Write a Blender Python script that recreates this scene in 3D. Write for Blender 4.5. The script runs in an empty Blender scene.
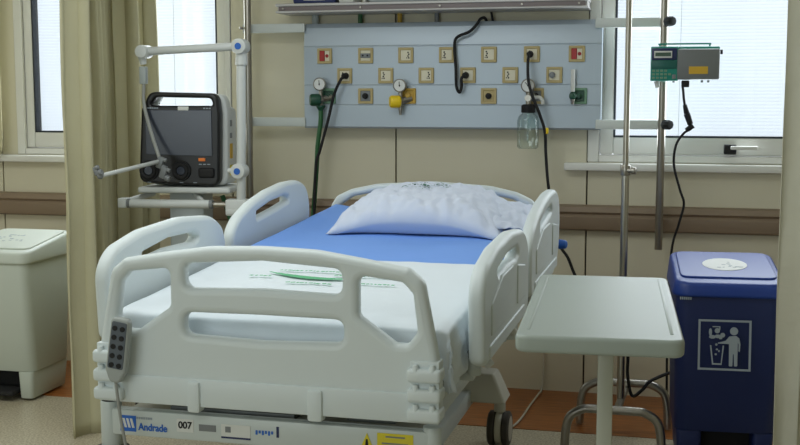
import bpy, bmesh, math, random
from mathutils import Vector, Matrix, noise
random.seed(4)
scene = bpy.context.scene
col = scene.collection
R = math.radians
PI = math.pi

# ------------------------------------------------------------------ camera, world, light, exposure
cam_d = bpy.data.cameras.new('camera')
cam = bpy.data.objects.new('camera', cam_d)
col.objects.link(cam)
cam_d.sensor_width = 36.0
cam_d.lens = 50.85
cam_d.clip_start = 0.05
cam.location = (0, 0, 1.5)
cam.rotation_euler = (R(90 - 6.386), 0, R(13.9))
scene.camera = cam

vs = scene.view_settings
vs.view_transform = 'Standard'
vs.look = 'None'
vs.gamma = 1.0
vs.use_curve_mapping = False
vs.exposure = 0.0

world = bpy.data.worlds.new('sky')
scene.world = world
world.use_nodes = True
bgn = world.node_tree.nodes['Background']
bgn.inputs[0].default_value = (0.90, 0.95, 1.0, 1)
bgn.inputs[1].default_value = 1.65


def area(name, loc, rot, sx, sy, watts, colour):
    d = bpy.data.lights.new(name, 'AREA')
    d.shape = 'RECTANGLE'
    d.size, d.size_y = sx, sy
    d.energy = watts
    d.color = colour
    o = bpy.data.objects.new(name, d)
    col.objects.link(o)
    o.location = loc
    o.rotation_euler = rot
    return o


# unseen fill lamps, added under the ceiling and behind the camera
area('ceiling_fill_bed', (-1.5, 3.2, 2.72), (0, 0, 0), 1.6, 1.2, 24, (0.95, 1.0, 1.0))
area('ceiling_fill_left', (-3.7, 3.0, 2.72), (0, 0, 0), 1.6, 1.2, 20, (0.95, 1.0, 0.98))  # added to brighten the left side
area('ceiling_fill_front', (-1.6, 0.3, 2.72), (0, 0, 0), 2.4, 1.0, 16, (0.95, 1.0, 0.98))
area('rear_fill_light', (-2.6, -2.4, 1.7), (R(90), 0, 0), 3.0, 1.4, 46, (0.84, 0.95, 1.0))  # added fill from the rear; that wall has no window
# daylight entering by the two windows
area('window_light_right', (0.27, 5.655, 1.75), (R(-90), 0, 0), 1.2, 1.0, 20, (0.86, 0.94, 1.0))
area('window_light_left', (-3.0, 5.655, 1.75), (R(-90), 0, 0), 1.2, 1.0, 24, (0.86, 0.94, 1.0))


# ------------------------------------------------------------------ helpers
def lin(c):
    c = c / 255.0
    return c / 12.92 if c <= 0.04045 else ((c + 0.055) / 1.055) ** 2.4


def rgb(r, g, b):
    return (lin(r), lin(g), lin(b), 1.0)


def mat(name, c, rough=0.5, metal=0.0, var=0.06, scale=8.0, bump=0.0, bscale=60.0, spec=0.5, coat=0.0):
    m = bpy.data.materials.new(name)
    m.use_nodes = True
    nt = m.node_tree
    b = nt.nodes['Principled BSDF']
    b.inputs['Roughness'].default_value = rough
    b.inputs['Metallic'].default_value = metal
    b.inputs['Specular IOR Level'].default_value = spec
    b.inputs['Coat Weight'].default_value = coat
    tc = nt.nodes.new('ShaderNodeTexCoord')
    nz = nt.nodes.new('ShaderNodeTexNoise')
    nz.inputs['Scale'].default_value = scale
    nz.inputs['Detail'].default_value = 4
    nt.links.new(tc.outputs['Object'], nz.inputs['Vector'])
    mx = nt.nodes.new('ShaderNodeMix')
    mx.data_type = 'RGBA'
    k = 1 - var
    mx.inputs[6].default_value = (c[0] * k, c[1] * k, c[2] * k, 1)
    k = 1 + var
    mx.inputs[7].default_value = (min(c[0] * k, 1), min(c[1] * k, 1), min(c[2] * k, 1), 1)
    nt.links.new(nz.outputs['Fac'], mx.inputs[0])
    nt.links.new(mx.outputs[2], b.inputs['Base Color'])
    if bump:
        n2 = nt.nodes.new('ShaderNodeTexNoise')
        n2.inputs['Scale'].default_value = bscale
        nt.links.new(tc.outputs['Object'], n2.inputs['Vector'])
        bp = nt.nodes.new('ShaderNodeBump')
        bp.inputs['Strength'].default_value = bump
        bp.inputs['Distance'].default_value = 0.004
        nt.links.new(n2.outputs['Fac'], bp.inputs['Height'])
        nt.links.new(bp.outputs['Normal'], b.inputs['Normal'])
    return m


M = {}
M['wall'] = mat('cream_wall_panel', rgb(211, 205, 182), 0.5, var=0.03, scale=1.5)
M['ceil'] = mat('ceiling_paint', rgb(225, 222, 212), 0.8, var=0.02)
M['groove'] = mat('dark_joint', rgb(52, 46, 36), 0.8)
M['rail'] = mat('taupe_handrail', rgb(134, 116, 96), 0.5, var=0.04)
M['rail_dark'] = mat('taupe_handrail_lower', rgb(108, 92, 76), 0.5, var=0.04)
M['frame'] = mat('window_frame_white', rgb(222, 222, 216), 0.4, var=0.03)
M['gasket'] = mat('window_gasket', rgb(40, 46, 54), 0.6)
M['bed'] = mat('bed_plastic', rgb(215, 224, 225), 0.5, var=0.02, scale=3)
M['bed_dim'] = mat('bed_plastic_grey', rgb(168, 172, 168), 0.45, var=0.03)
M['bedsteel'] = mat('bed_painted_steel', rgb(196, 204, 202), 0.35, var=0.03)
M['deck'] = mat('bed_deck', rgb(120, 124, 122), 0.5)
M['cover'] = mat('bed_base_cover', rgb(196, 194, 180), 0.5, var=0.03)
M['tyre'] = mat('tyre', rgb(62, 58, 52), 0.6)
M['hub'] = mat('wheel_hub', rgb(176, 172, 160), 0.5)
M['black'] = mat('black_rubber', rgb(22, 22, 24), 0.75)
M['blackgloss'] = mat('black_plastic', rgb(13, 14, 17), 0.35)
M['screen'] = mat('screen_glass', rgb(56, 61, 72), 0.22, var=0.02)
M['blue'] = mat('blue_sheet', rgb(116, 160, 232), 0.75, var=0.04, scale=5, bump=0.15, bscale=30)
M['bluedeep'] = mat('blue_mattress_side', rgb(48, 78, 160), 0.6)
M['white'] = mat('white_sheet', rgb(220, 229, 235), 0.8, var=0.015, scale=5, bump=0.25, bscale=22)
M['pillow'] = mat('pillowcase', rgb(206, 214, 230), 0.8, var=0.02, scale=4, bump=0.6, bscale=11)
M['ink'] = mat('green_print', rgb(96, 176, 128), 0.8)
M['inkd'] = mat('dark_green_print', rgb(70, 112, 96), 0.8)
M['table'] = mat('table_plastic', rgb(160, 170, 163), 0.45, var=0.03, scale=4)
M['tpost'] = mat('table_post', rgb(178, 180, 166), 0.45, var=0.03)
M['chrome'] = mat('brushed_steel', rgb(176, 172, 162), 0.28, metal=1.0, var=0.05)
M['chromed'] = mat('dull_steel', rgb(158, 154, 146), 0.32, metal=0.9, var=0.05)
M['binblue'] = mat('blue_bin_plastic', rgb(24, 58, 140), 0.42, var=0.05)
M['binshade'] = mat('blue_bin_body_shaded', rgb(12, 32, 84), 0.5, var=0.05)  # darker than the lid: the body's shade is put into the colour
M['binwhite'] = mat('white_bin_plastic', rgb(192, 199, 188), 0.5, var=0.03)
M['paper'] = mat('white_print', rgb(214, 216, 212), 0.6)
M['greyprint'] = mat('grey_print', rgb(150, 160, 168), 0.6)
M['panel'] = mat('gas_panel_metal', rgb(168, 180, 190), 0.36, metal=0.25, var=0.03, scale=2)
M['panelarm'] = mat('bracket_paint', rgb(206, 212, 208), 0.4, var=0.02)
M['plate'] = mat('outlet_plate_beige', rgb(186, 168, 118), 0.5, var=0.05)
M['insert'] = mat('outlet_insert_cream', rgb(222, 216, 192), 0.45)
M['red'] = mat('red_switch', rgb(168, 30, 28), 0.4)
M['greygas'] = mat('grey_gas_socket', rgb(120, 124, 126), 0.4)
M['green'] = mat('green_knob', rgb(14, 70, 50), 0.4)
M['greenlt'] = mat('green_plate', rgb(112, 150, 124), 0.5)
M['hose'] = mat('green_hose', rgb(34, 92, 48), 0.45)
M['yellow'] = mat('yellow_knob', rgb(240, 206, 30), 0.4)
M['yplate'] = mat('ochre_plate', rgb(196, 160, 62), 0.5)
M['dial'] = mat('gauge_dial', rgb(226, 228, 226), 0.5)
M['pump_t'] = mat('teal_pump_plastic', rgb(30, 138, 122), 0.4)
M['pump_d'] = mat('dark_teal', rgb(16, 92, 84), 0.4)
M['pump_g'] = mat('grey_pump_door', rgb(112, 116, 116), 0.45)
M['navy'] = mat('navy', rgb(28, 38, 84), 0.4)
M['lcd'] = mat('lcd', rgb(70, 92, 80), 0.25)
M['orange'] = mat('orange_label', rgb(226, 122, 44), 0.5)
M['ylabel'] = mat('yellow_label', rgb(214, 198, 40), 0.5)
M['amber'] = mat('amber_label', rgb(206, 164, 40), 0.5)
M['logo'] = mat('logo_blue', rgb(36, 100, 190), 0.5)
M['vent'] = mat('ventilator_white', rgb(206, 210, 208), 0.4, var=0.02)
M['cart'] = mat('cart_grey', rgb(168, 176, 176), 0.45, var=0.03)
M['remote'] = mat('remote_grey', rgb(160, 166, 164), 0.45)
M['remkeys'] = mat('remote_keypad', rgb(86, 94, 102), 0.5)
M['cable'] = mat('grey_cable', rgb(150, 152, 148), 0.5)
M['wcable'] = mat('white_cable', rgb(196, 190, 172), 0.5)
M['shelf'] = mat('shelf_aluminium', rgb(186, 184, 182), 0.4, metal=0.3)
M['shelfd'] = mat('shelf_channel', rgb(112, 102, 102), 0.4, metal=0.3)
M['lamp'] = mat('lamp_acrylic', rgb(214, 224, 228), 0.25)
M['packblue'] = mat('blue_pack', rgb(34, 48, 96), 0.4)


def floor_mat():
    m = mat('terrazzo_floor', rgb(176, 166, 142), 0.3, var=0.05, scale=3)
    nt = m.node_tree
    b = nt.nodes['Principled BSDF']
    tc = nt.nodes['Texture Coordinate']
    v = nt.nodes.new('ShaderNodeTexNoise')
    v.inputs['Scale'].default_value = 110
    v.inputs['Detail'].default_value = 2
    nt.links.new(tc.outputs['Object'], v.inputs['Vector'])
    r = nt.nodes.new('ShaderNodeValToRGB')
    r.color_ramp.elements[0].position = 0.35
    r.color_ramp.elements[0].color = rgb(150, 138, 112)
    r.color_ramp.elements[1].position = 0.62
    r.color_ramp.elements[1].color = rgb(196, 188, 166)
    nt.links.new(v.outputs['Fac'], r.inputs[0])
    nt.links.new(r.outputs[0], b.inputs['Base Color'])
    return m


def wood_mat():
    m = mat('orange_wood_vinyl', rgb(170, 106, 50), 0.35, var=0.1)
    nt = m.node_tree
    b = nt.nodes['Principled BSDF']
    tc = nt.nodes['Texture Coordinate']
    mp = nt.nodes.new('ShaderNodeMapping')
    mp.inputs['Scale'].default_value = (1.6, 16, 1)
    v = nt.nodes.new('ShaderNodeTexNoise')
    v.inputs['Scale'].default_value = 4
    v.inputs['Detail'].default_value = 6
    nt.links.new(tc.outputs['Object'], mp.inputs[0])
    nt.links.new(mp.outputs[0], v.inputs['Vector'])
    r = nt.nodes.new('ShaderNodeValToRGB')
    r.color_ramp.elements[0].position = 0.3
    r.color_ramp.elements[0].color = rgb(124, 68, 22)
    r.color_ramp.elements[1].position = 0.7
    r.color_ramp.elements[1].color = rgb(168, 102, 42)
    nt.links.new(v.outputs['Fac'], r.inputs[0])
    nt.links.new(r.outputs[0], b.inputs['Base Color'])
    return m


M['floor'] = floor_mat()
M['wood'] = wood_mat()


def thin_glass(name, tint, gloss=0.08):
    m = bpy.data.materials.new(name)
    m.use_nodes = True
    nt = m.node_tree
    nt.nodes.remove(nt.nodes['Principled BSDF'])
    out = nt.nodes['Material Output']
    t = nt.nodes.new('ShaderNodeBsdfTransparent')
    t.inputs[0].default_value = tint
    g = nt.nodes.new('ShaderNodeBsdfGlossy')
    g.inputs['Roughness'].default_value = 0.05
    fr = nt.nodes.new('ShaderNodeLayerWeight')
    fr.inputs[0].default_value = 0.25
    mth = nt.nodes.new('ShaderNodeMath')
    mth.operation = 'MULTIPLY_ADD'
    mth.inputs[1].default_value = 0.5
    mth.inputs[2].default_value = gloss * 0.4
    nt.links.new(fr.outputs['Fresnel'], mth.inputs[0])
    mx = nt.nodes.new('ShaderNodeMixShader')
    nt.links.new(mth.outputs[0], mx.inputs[0])
    nt.links.new(t.outputs[0], mx.inputs[1])
    nt.links.new(g.outputs[0], mx.inputs[2])
    nt.links.new(mx.outputs[0], out.inputs[0])
    return m


M['glass'] = thin_glass('window_glass', (0.95, 0.97, 0.98, 1))
M['jar'] = thin_glass('jar_glass', (0.90, 0.95, 0.94, 1), 0.14)


def translucent(name, c, amount, rough=0.8, bump=False):
    m = bpy.data.materials.new(name)
    m.use_nodes = True
    nt = m.node_tree
    nt.nodes.remove(nt.nodes['Principled BSDF'])
    out = nt.nodes['Material Output']
    d = nt.nodes.new('ShaderNodeBsdfDiffuse')
    d.inputs[0].default_value = c
    t = nt.nodes.new('ShaderNodeBsdfTranslucent')
    t.inputs[0].default_value = c
    mx = nt.nodes.new('ShaderNodeMixShader')
    mx.inputs[0].default_value = amount
    nt.links.new(d.outputs[0], mx.inputs[1])
    nt.links.new(t.outputs[0], mx.inputs[2])
    nt.links.new(mx.outputs[0], out.inputs[0])
    if bump:
        tc = nt.nodes.new('ShaderNodeTexCoord')
        n2 = nt.nodes.new('ShaderNodeTexNoise')
        n2.inputs['Scale'].default_value = 14
        nt.links.new(tc.outputs['Object'], n2.inputs['Vector'])
        bp = nt.nodes.new('ShaderNodeBump')
        bp.inputs['Strength'].default_value = 0.3
        bp.inputs['Distance'].default_value = 0.02
        nt.links.new(n2.outputs['Fac'], bp.inputs['Height'])
        nt.links.new(bp.outputs['Normal'], d.inputs['Normal'])
    return m


M['slat'] = translucent('blind_slat', (0.93, 0.95, 0.98, 1), 0.72)
M['curtain'] = translucent('olive_cream_curtain', rgb(206, 201, 168), 0.15, bump=True)
M['curtain_pale'] = translucent('pale_curtain', rgb(214, 212, 194), 0.12, bump=True)


def tag(o, label=None, cat=None, group=None, kind=None):
    if label: o['label'] = label
    if cat: o['category'] = cat
    if group: o['group'] = group
    if kind: o['kind'] = kind
    return o


def thing(name, label, cat, loc=(0, 0, 0), rz=0.0, group=None):
    o = bpy.data.objects.new(name, None)
    o.empty_display_size = 0.1
    col.objects.link(o)
    o.location = loc
    o.rotation_euler = (0, 0, rz)
    return tag(o, label, cat, group)


def link(name, me, m, parent=None, angle=40):
    me.name = name
    me.materials.clear()
    for mm in (m if isinstance(m, (list, tuple)) else [m]):
        me.materials.append(mm)
    for p in me.polygons:
        p.use_smooth = True
    try:
        me.set_sharp_from_angle(angle=R(angle))
    except Exception:
        pass
    o = bpy.data.objects.new(name, me)
    col.objects.link(o)
    if parent: o.parent = parent
    return o


class MB:
    def __init__(s):
        s.bm = bmesh.new()

    def _merge(s, b2, mtx=None):
        me = bpy.data.meshes.new('tmp')
        b2.to_mesh(me)
        b2.free()
        if mtx is not None: me.transform(mtx)
        s.bm.from_mesh(me)
        bpy.data.meshes.remove(me)

    def mesh(s, me, mtx=None):
        if mtx is not None: me.transform(mtx)
        s.bm.from_mesh(me)
        bpy.data.meshes.remove(me)
        return s

    def box(s, x0, x1, y0, y1, z0, z1, bev=0.0, seg=2, mtx=None):
        b = bmesh.new()
        bmesh.ops.create_cube(b, size=1)
        for v in b.verts:
            v.co = Vector((x0 + (v.co.x + .5) * (x1 - x0), y0 + (v.co.y + .5) * (y1 - y0), z0 + (v.co.z + .5) * (z1 - z0)))
        if bev:
            bmesh.ops.bevel(b, geom=list(b.edges), offset=bev, segments=seg, affect='EDGES', profile=0.5)
        s._merge(b, mtx)
        return s

    def frustum(s, bot, top, z0, z1, bev=0.0, seg=2, vbev=None):
        """bot/top = (x0,x1,y0,y1)"""
        b = bmesh.new()
        bmesh.ops.create_cube(b, size=1)
        for v in b.verts:
            q = top if v.co.z > 0 else bot
            v.co = Vector((q[0] if v.co.x < 0 else q[1], q[2] if v.co.y < 0 else q[3], z1 if v.co.z > 0 else z0))
        if vbev:
            es = [e for e in b.edges if abs(e.verts[0].co.z - e.verts[1].co.z) > 1e-5]
            bmesh.ops.bevel(b, geom=es, offset=vbev, segments=6, affect='EDGES', profile=0.5)
        if bev:
            es = [e for e in b.edges if abs(e.verts[0].co.z - e.verts[1].co.z) < 1e-5]
            bmesh.ops.bevel(b, geom=es, offset=bev, segments=seg, affect='EDGES', profile=0.5)
        s._merge(b)
        return s

    def rod(s, p0, p1, r0, r1=None, n=20, bev=0.0):
        r1 = r0 if r1 is None else r1
        p0, p1 = Vector(p0), Vector(p1)
        d = p1 - p0
        b = bmesh.new()
        bmesh.ops.create_cone(b, cap_ends=True, segments=n, radius1=r0, radius2=r1, depth=d.length)
        if bev:
            es = [e for e in b.edges if len(e.link_faces) == 2 and any(len(f.verts) > 4 for f in e.link_faces)]
            bmesh.ops.bevel(b, geom=es, offset=bev, segments=2, affect='EDGES', profile=0.5)
        q = Vector((0, 0, 1)).rotation_difference(d.normalized()).to_matrix().to_4x4()
        s._merge(b, Matrix.Translation((p0 + p1) / 2) @ q)
        return s

    def ball(s, c, r, sx=1, sy=1, sz=1, n=20):
        b = bmesh.new()
        bmesh.ops.create_uvsphere(b, u_segments=n, v_segments=n // 2, radius=r)
        s._merge(b, Matrix.Translation(c) @ Matrix.Diagonal((sx, sy, sz, 1)))
        return s

    def tube(s, pts, r, n=10, smooth=6, closed=False):
        P = [Vector(p) for p in pts]
        if smooth and len(P) > 2:
            Q = []
            for i in range(len(P) - 1):
                a = P[i - 1] if i > 0 else P[0] * 2 - P[1]
                b, c = P[i], P[i + 1]
                d = P[i + 2] if i + 2 < len(P) else P[-1] * 2 - P[-2]
                for k in range(smooth):
                    t = k / smooth
                    Q.append(0.5 * ((2 * b) + (c - a) * t + (2 * a - 5 * b + 4 * c - d) * t * t + (3 * b - a - 3 * c + d) * t ** 3))
            Q.append(P[-1])
            P = Q
        bm = s.bm
        rings = []
        t0 = (P[1] - P[0]).normalized()
        u = t0.orthogonal().normalized()
        for i, p in enumerate(P):
            if i == 0: t = (P[1] - P[0])
            elif i == len(P) - 1: t = P[-1] - P[-2]
            else: t = P[i + 1] - P[i - 1]
            t.normalize()
            u = (u - t * u.dot(t)).normalized()
            w = t.cross(u)
            rr = r[i] if isinstance(r, list) else r
            rings.append([bm.verts.new(p + (u * math.cos(2 * PI * k / n) + w * math.sin(2 * PI * k / n)) * rr) for k in range(n)])
        for a, b in zip(rings, rings[1:]):
            for k in range(n):
                bm.faces.new((a[k], a[(k + 1) % n], b[(k + 1) % n], b[k]))
        bm.faces.new(rings[0][::-1])
        bm.faces.new(rings[-1])
        return s

    def lathe(s, prof, c=(0, 0, 0), n=28, axis='z', mtx=None):
        """prof = [(r,z)...]"""
        b = bmesh.new()
        rings = []
        for r, z in prof:
            if r < 1e-6:
                rings.append([b.verts.new((0, 0, z))])
            else:
                rings.append([b.verts.new((r * math.cos(2 * PI * k / n), r * math.sin(2 * PI * k / n), z)) for k in range(n)])
        for A, B in zip(rings, rings[1:]):
            for k in range(n):
                j = (k + 1) % n
                if len(A) == 1 and len(B) == 1: continue
                if len(A) == 1: b.faces.new((A[0], B[j], B[k]))
                elif len(B) == 1: b.faces.new((A[k], A[j], B[0]))
                else: b.faces.new((A[k], A[j], B[j], B[k]))
        bmesh.ops.recalc_face_normals(b, faces=list(b.faces))
        m = Matrix.Translation(c)
        if axis == '-y': m = m @ Matrix.Rotation(R(90), 4, 'X')
        if axis == 'x': m = m @ Matrix.Rotation(R(90), 4, 'Y')
        s._merge(b, m if mtx is None else mtx)
        return s

    def grid(s, f, nu, nv, flip=False):
        vs_ = [[s.bm.verts.new(f(i / nu, j / nv)) for i in range(nu + 1)] for j in range(nv + 1)]
        for j in range(nv):
            for i in range(nu):
                q = (vs_[j][i], vs_[j][i + 1], vs_[j + 1][i + 1], vs_[j + 1][i])
                s.bm.faces.new(q[::-1] if flip else q)
        return s

    def prism(s, pts, y0, y1):
        """outline in x,z extruded along y"""
        A = [s.bm.verts.new((x, y0, z)) for x, z in pts]
        B = [s.bm.verts.new((x, y1, z)) for x, z in pts]
        n = len(pts)
        s.bm.faces.new(A)
        s.bm.faces.new(B[::-1])
        for k in range(n):
            s.bm.faces.new((A[k], B[k], B[(k + 1) % n], A[(k + 1) % n]))
        return s

    def build(s, name, m, parent=None, angle=40, recalc=False):
        if recalc: bmesh.ops.recalc_face_normals(s.bm, faces=list(s.bm.faces))
        me = bpy.data.meshes.new(name)
        s.bm.to_mesh(me)
        s.bm.free()
        return link(name, me, m, parent, angle)


def fillet(pts, rad, n=6):
    """rounded polygon; pts (x,y) or (x,y,r)"""
    out = []
    N = len(pts)
    for i in range(N):
        p = Vector(pts[i][:2]); a = Vector(pts[i - 1][:2]); b = Vector(pts[(i + 1) % N][:2])
        r = pts[i][2] if len(pts[i]) > 2 else rad
        u = (a - p); v = (b - p)
        lu, lv = u.length, v.length
        u.normalize(); v.normalize()
        ang = u.angle(v)
        d = r / max(math.tan(ang / 2), 1e-4)
        d = min(d, lu * 0.48, lv * 0.48)
        if d < 1e-5 or ang > R(178):
            out.append(p); continue
        p0, p1 = p + u * d, p + v * d
        for k in range(n + 1):
            t = k / n
            out.append(p0 * (1 - t) ** 2 + p * 2 * t * (1 - t) + p1 * t * t)
    return [(q.x, q.y) for q in out]


def plate(outline, holes, thick, bev, res=3):
    """flat plate with holes in local XY, thickness along Z, rounded rims -> mesh"""
    cu = bpy.data.curves.new('tmp', 'CURVE')
    cu.dimensions = '2D'
    cu.fill_mode = 'BOTH'
    for pts in [outline] + list(holes):
        sp = cu.splines.new('POLY')
        sp.points.add(len(pts) - 1)
        for q, (x, y) in zip(sp.points, pts):
            q.co = (x, y, 0, 1)
        sp.use_cyclic_u = True
    cu.extrude = max(thick / 2 - bev, 0.0001)
    cu.bevel_depth = bev
    cu.bevel_resolution = res
    cu.offset = -bev
    o = bpy.data.objects.new('tmp', cu)
    col.objects.link(o)
    dg = bpy.context.evaluated_depsgraph_get()
    me = bpy.data.meshes.new_from_object(o.evaluated_get(dg))
    bpy.data.objects.remove(o)
    bpy.data.curves.remove(cu)
    return me


def text_mesh(body, size, ext=0.0008, align='CENTER', shear=0.0):
    cu = bpy.data.curves.new('tmp', 'FONT')
    cu.body = body
    cu.size = size
    cu.extrude = ext
    cu.align_x = align
    cu.shear = shear
    cu.offset = size * 0.02
    o = bpy.data.objects.new('tmp', cu)
    col.objects.link(o)
    dg = bpy.context.evaluated_depsgraph_get()
    me = bpy.data.meshes.new_from_object(o.evaluated_get(dg))
    bpy.data.objects.remove(o)
    bpy.data.curves.remove(cu)
    return me


UPXZ = Matrix.Rotation(R(90), 4, 'X')                 # local XY -> world XZ, facing -Y
YZ = Matrix(((0, 0, 1, 0), (1, 0, 0, 0), (0, 1, 0, 0), (0, 0, 0, 1)))   # local XY -> world YZ, facing +X


def wob(x, y, z=0.0, s=1.0):
    return noise.noise(Vector((x * s, y * s, z * s)))


def cable(name, pts, r, m, parent=None, n=8):
    return MB().tube(pts, r, n).build(name, m, parent, 80)


# ------------------------------------------------------------------ room shell
WY = 5.67
XL, XR, YB, ZC = -5.6, 2.4, -2.6, 2.8


def struct(o):
    o['kind'] = 'structure'
    return o


struct(MB().box(XL, XR, YB, 6.0, -0.1, 0.0).build('floor', M['floor']))
struct(MB().box(XL, XR, 4.97, WY, 0.0, 0.003).build('trim_2', M['wood']))
struct(MB().box(XL, XR, YB, 6.0, ZC, ZC + 0.1).build('ceiling', M['ceil']))
struct(MB().box(XL - 0.1, XL, YB, 6.0, 0, ZC).build('wall_left', M['wall']))
struct(MB().box(XR, XR + 0.1, YB, 6.0, 0, ZC).build('wall_right', M['wall']))
struct(MB().box(XL, XR, YB - 0.1, YB, 0, ZC).build('wall_front', M['wall']))
# back wall: cream panels with open joints in front of a dark backing, two window openings
WIN = [(-3.62, -2.33, 1.175, 2.45), (-0.445, 0.98, 1.175, 2.45)]
joints = [XL, -4.72, -3.72, -2.33, -1.425, -0.445, 0.98, 1.7, XR]
wb = MB()
g = 0.0035
for a, b in zip(joints, joints[1:]):
    w = [q for q in WIN if q[0] < (a + b) / 2 < q[1]]
    if not w:
        wb.box(a + g, b - g, WY, WY + 0.02, 0, ZC, 0.002, 1)
    else:
        q = w[0]
        wb.box(a + g, b - g, WY, WY + 0.02, 0, q[2], 0.002, 1)
        wb.box(a + g, b - g, WY, WY + 0.02, q[3], ZC, 0.002, 1)
        if q[0] > a + 0.01: wb.box(a + g, q[0], WY, WY + 0.02, q[2], q[3])
wall = struct(wb.build('wall_back', M['wall']))
bk = MB()
xs = [XL, WIN[0][0], WIN[0][1], WIN[1][0], WIN[1][1], XR]
for i, (a, b) in enumerate(zip(xs, xs[1:])):
    if i in (1, 3):
        bk.box(a, b, WY + 0.02, WY + 0.2, 0, 1.175).box(a, b, WY + 0.02, WY + 0.2, 2.45, ZC)
    else:
        bk.box(a, b, WY + 0.02, WY + 0.2, 0, ZC)
struct(bk.build('wall_back_core', M['groove'], wall))
# sills
for i, (x0, x1) in enumerate([(-3.9, -2.3), (-0.555, 1.1)]):
    struct(MB().box(x0, x1, WY - 0.06, WY + 0.05, 1.135, 1.172, 0.006).build('trim_%d' % (i + 3), M['frame']))
# wall handrail
hp = [(-0.055, 0.845), (-0.062, 0.87), (-0.062, 0.905), (-0.05, 0.918), (-0.062, 0.93), (-0.05, 0.955), (-0.02, 0.962), (0, 0.962), (0, 0.835), (-0.03, 0.835)]
h = MB()
A = [h.bm.verts.new((XL, WY + y, z)) for y, z in hp]
B = [h.bm.verts.new((XR, WY + y, z)) for y, z in hp]
for k in range(len(hp)):
    h.bm.faces.new((A[k], B[k], B[(k + 1) % len(hp)], A[(k + 1) % len(hp)]))
struct(h.build('trim_1', M['rail'], None, 30, True))


# windows
def window(n, x0, x1, z0, z1, fl, fr, sash):
    f = MB()
    fy0, fy1 = WY - 0.005, WY + 0.09
    f.box(x0, x0 + fl, fy0, fy1, z0, z1, 0.004, 1).box(x1 - fr, x1, fy0, fy1, z0, z1, 0.004, 1)
    f.box(x0 + fl, x1 - fr, fy0, fy1, z0, z0 + 0.035, 0.004, 1).box(x0 + fl, x1 - fr, fy0, fy1, z1 - 0.05, z1, 0.004, 1)
    w = struct(f.build('window_%d' % n, M['frame']))
    s = MB()
    a, b, c, d = x0 + fl + 0.003, x1 - fr - 0.003, z0 + 0.038, z1 - 0.052
    y0, y1 = WY + 0.01, WY + 0.07
    s.box(a, a + sash, y0, y1, c, d, 0.008).box(b - sash, b, y0, y1, c, d, 0.008)
    s.box(a + sash, b - sash, y0, y1, c, c + 0.085, 0.008).box(a + sash, b - sash, y0, y1, d - 0.085, d, 0.008)
    s.build('sash', M['frame'], w)
    a, b, c, d = a + sash, b - sash, c + 0.085, d - 0.085
    gk = MB()
    t = 0.008
    gk.box(a, a + t, y0 + 0.005, y1, c, d).box(b - t, b, y0 + 0.005, y1, c, d).box(a, b, y0 + 0.005, y1, c, c + t).box(a, b, y0 + 0.005, y1, d - t, d)
    gk.build('gasket', M['gasket'], w)
    MB().box(a, b, y0 + 0.02, y0 + 0.024, c, d).build('pane', M['glass'], w)
    return w, (a, b, c, d)


w1, r1 = window(1, *WIN[0], 0.05, 0.03, 0.05)
w2, r2 = window(2, *WIN[1], 0.055, 0.05, 0.065)
# handle of the right window
hd = MB().box(0.205, 0.262, WY - 0.03, WY + 0.012, 1.222, 1.268, 0.004)
hd.build('handle', M['black'], w2)
MB().box(0.235, 0.36, WY - 0.045, WY - 0.03, 1.244, 1.262, 0.004).build('handle_lever', M['frame'], w2)


def blind(rect, label, tilt):
    a, b, c, d = rect
    t = thing('window_blind', label, 'blind', ((a + b) / 2, WY + 0.115, c))
    hw = (b - a) / 2 + 0.03
    m = MB()
    k = 0
    z = 0.0
    while z < d - c + 0.03:
        y = 0.0
        ca, sa = math.cos(R(tilt)) * 0.0095, math.sin(R(tilt)) * 0.0095
        q = [m.bm.verts.new(v) for v in ((-hw, -ca, z - sa), (hw, -ca, z - sa), (hw, 0, z + 0.0012), (-hw, 0, z + 0.0012), (hw, ca, z + sa), (-hw, ca, z + sa))]
        m.bm.faces.new((q[0], q[1], q[2], q[3]))
        m.bm.faces.new((q[3], q[2], q[4], q[5]))
        z += 0.0165
    m.build('slats', M['slat'], t)
    for x in (-hw * 0.45, hw * 0.45):
        MB().rod((x, -0.011, -0.02), (x, -0.011, d - c + 0.05), 0.0012, n=6).build('ladder_cord', M['frame'], t)
    MB().box(-hw, hw, -0.02, 0.02, d - c + 0.04, d - c + 0.07, 0.003).build('head_rail', M['frame'], t)
    return t


blind(r1, 'white venetian blind in the left window behind the long curtain', 60)
blind(r2, 'white venetian blind in the right window behind the infusion pump', 60)


# ------------------------------------------------------------------ curtains
def curtain(name, label, path, z0, z1, m, amp, freq, group=None, seed=0.0, gather=0.0, thick=True):
    """pleated cloth along a floor path"""
    P = [Vector((x, y, 0)) for x, y in path]
    L = [0.0]
    for a, b in zip(P, P[1:]): L.append(L[-1] + (b - a).length)

    def at(t):
        s = t * L[-1]
        for i in range(len(P) - 1):
            if s <= L[i + 1] or i == len(P) - 2:
                k = (s - L[i]) / (L[i + 1] - L[i])
                d = (P[i + 1] - P[i]).normalized()
                return P[i].lerp(P[i + 1], k), Vector((-d.y, d.x, 0)), d

    def f(u, v):
        p, nrm, d = at(u)
        z = z0 + (z1 - z0) * v
        ph = freq * u * 2 * PI + seed
        a = amp * (0.75 + 0.5 * wob(u * 6 + seed, v * 0.7))
        ph += 0.5 * wob(u * 3, v * 1.3 + seed)
        off = a * (math.sin(ph) + 0.35 * math.sin(2.3 * ph + 1.0))
        off += 0.012 * wob(u * 20, v * 5, seed)
        al = a * 0.55 * math.sin(2 * ph)
        q = p + nrm * off + d * al
        q.z = z
        return q
    o = MB().grid(f, 220, 40).build(name, m, None, 180)
    so = o.modifiers.new('cloth_thickness', 'SOLIDIFY')
    so.thickness = 0.003
    return tag(o, label, 'curtain', group)


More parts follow.
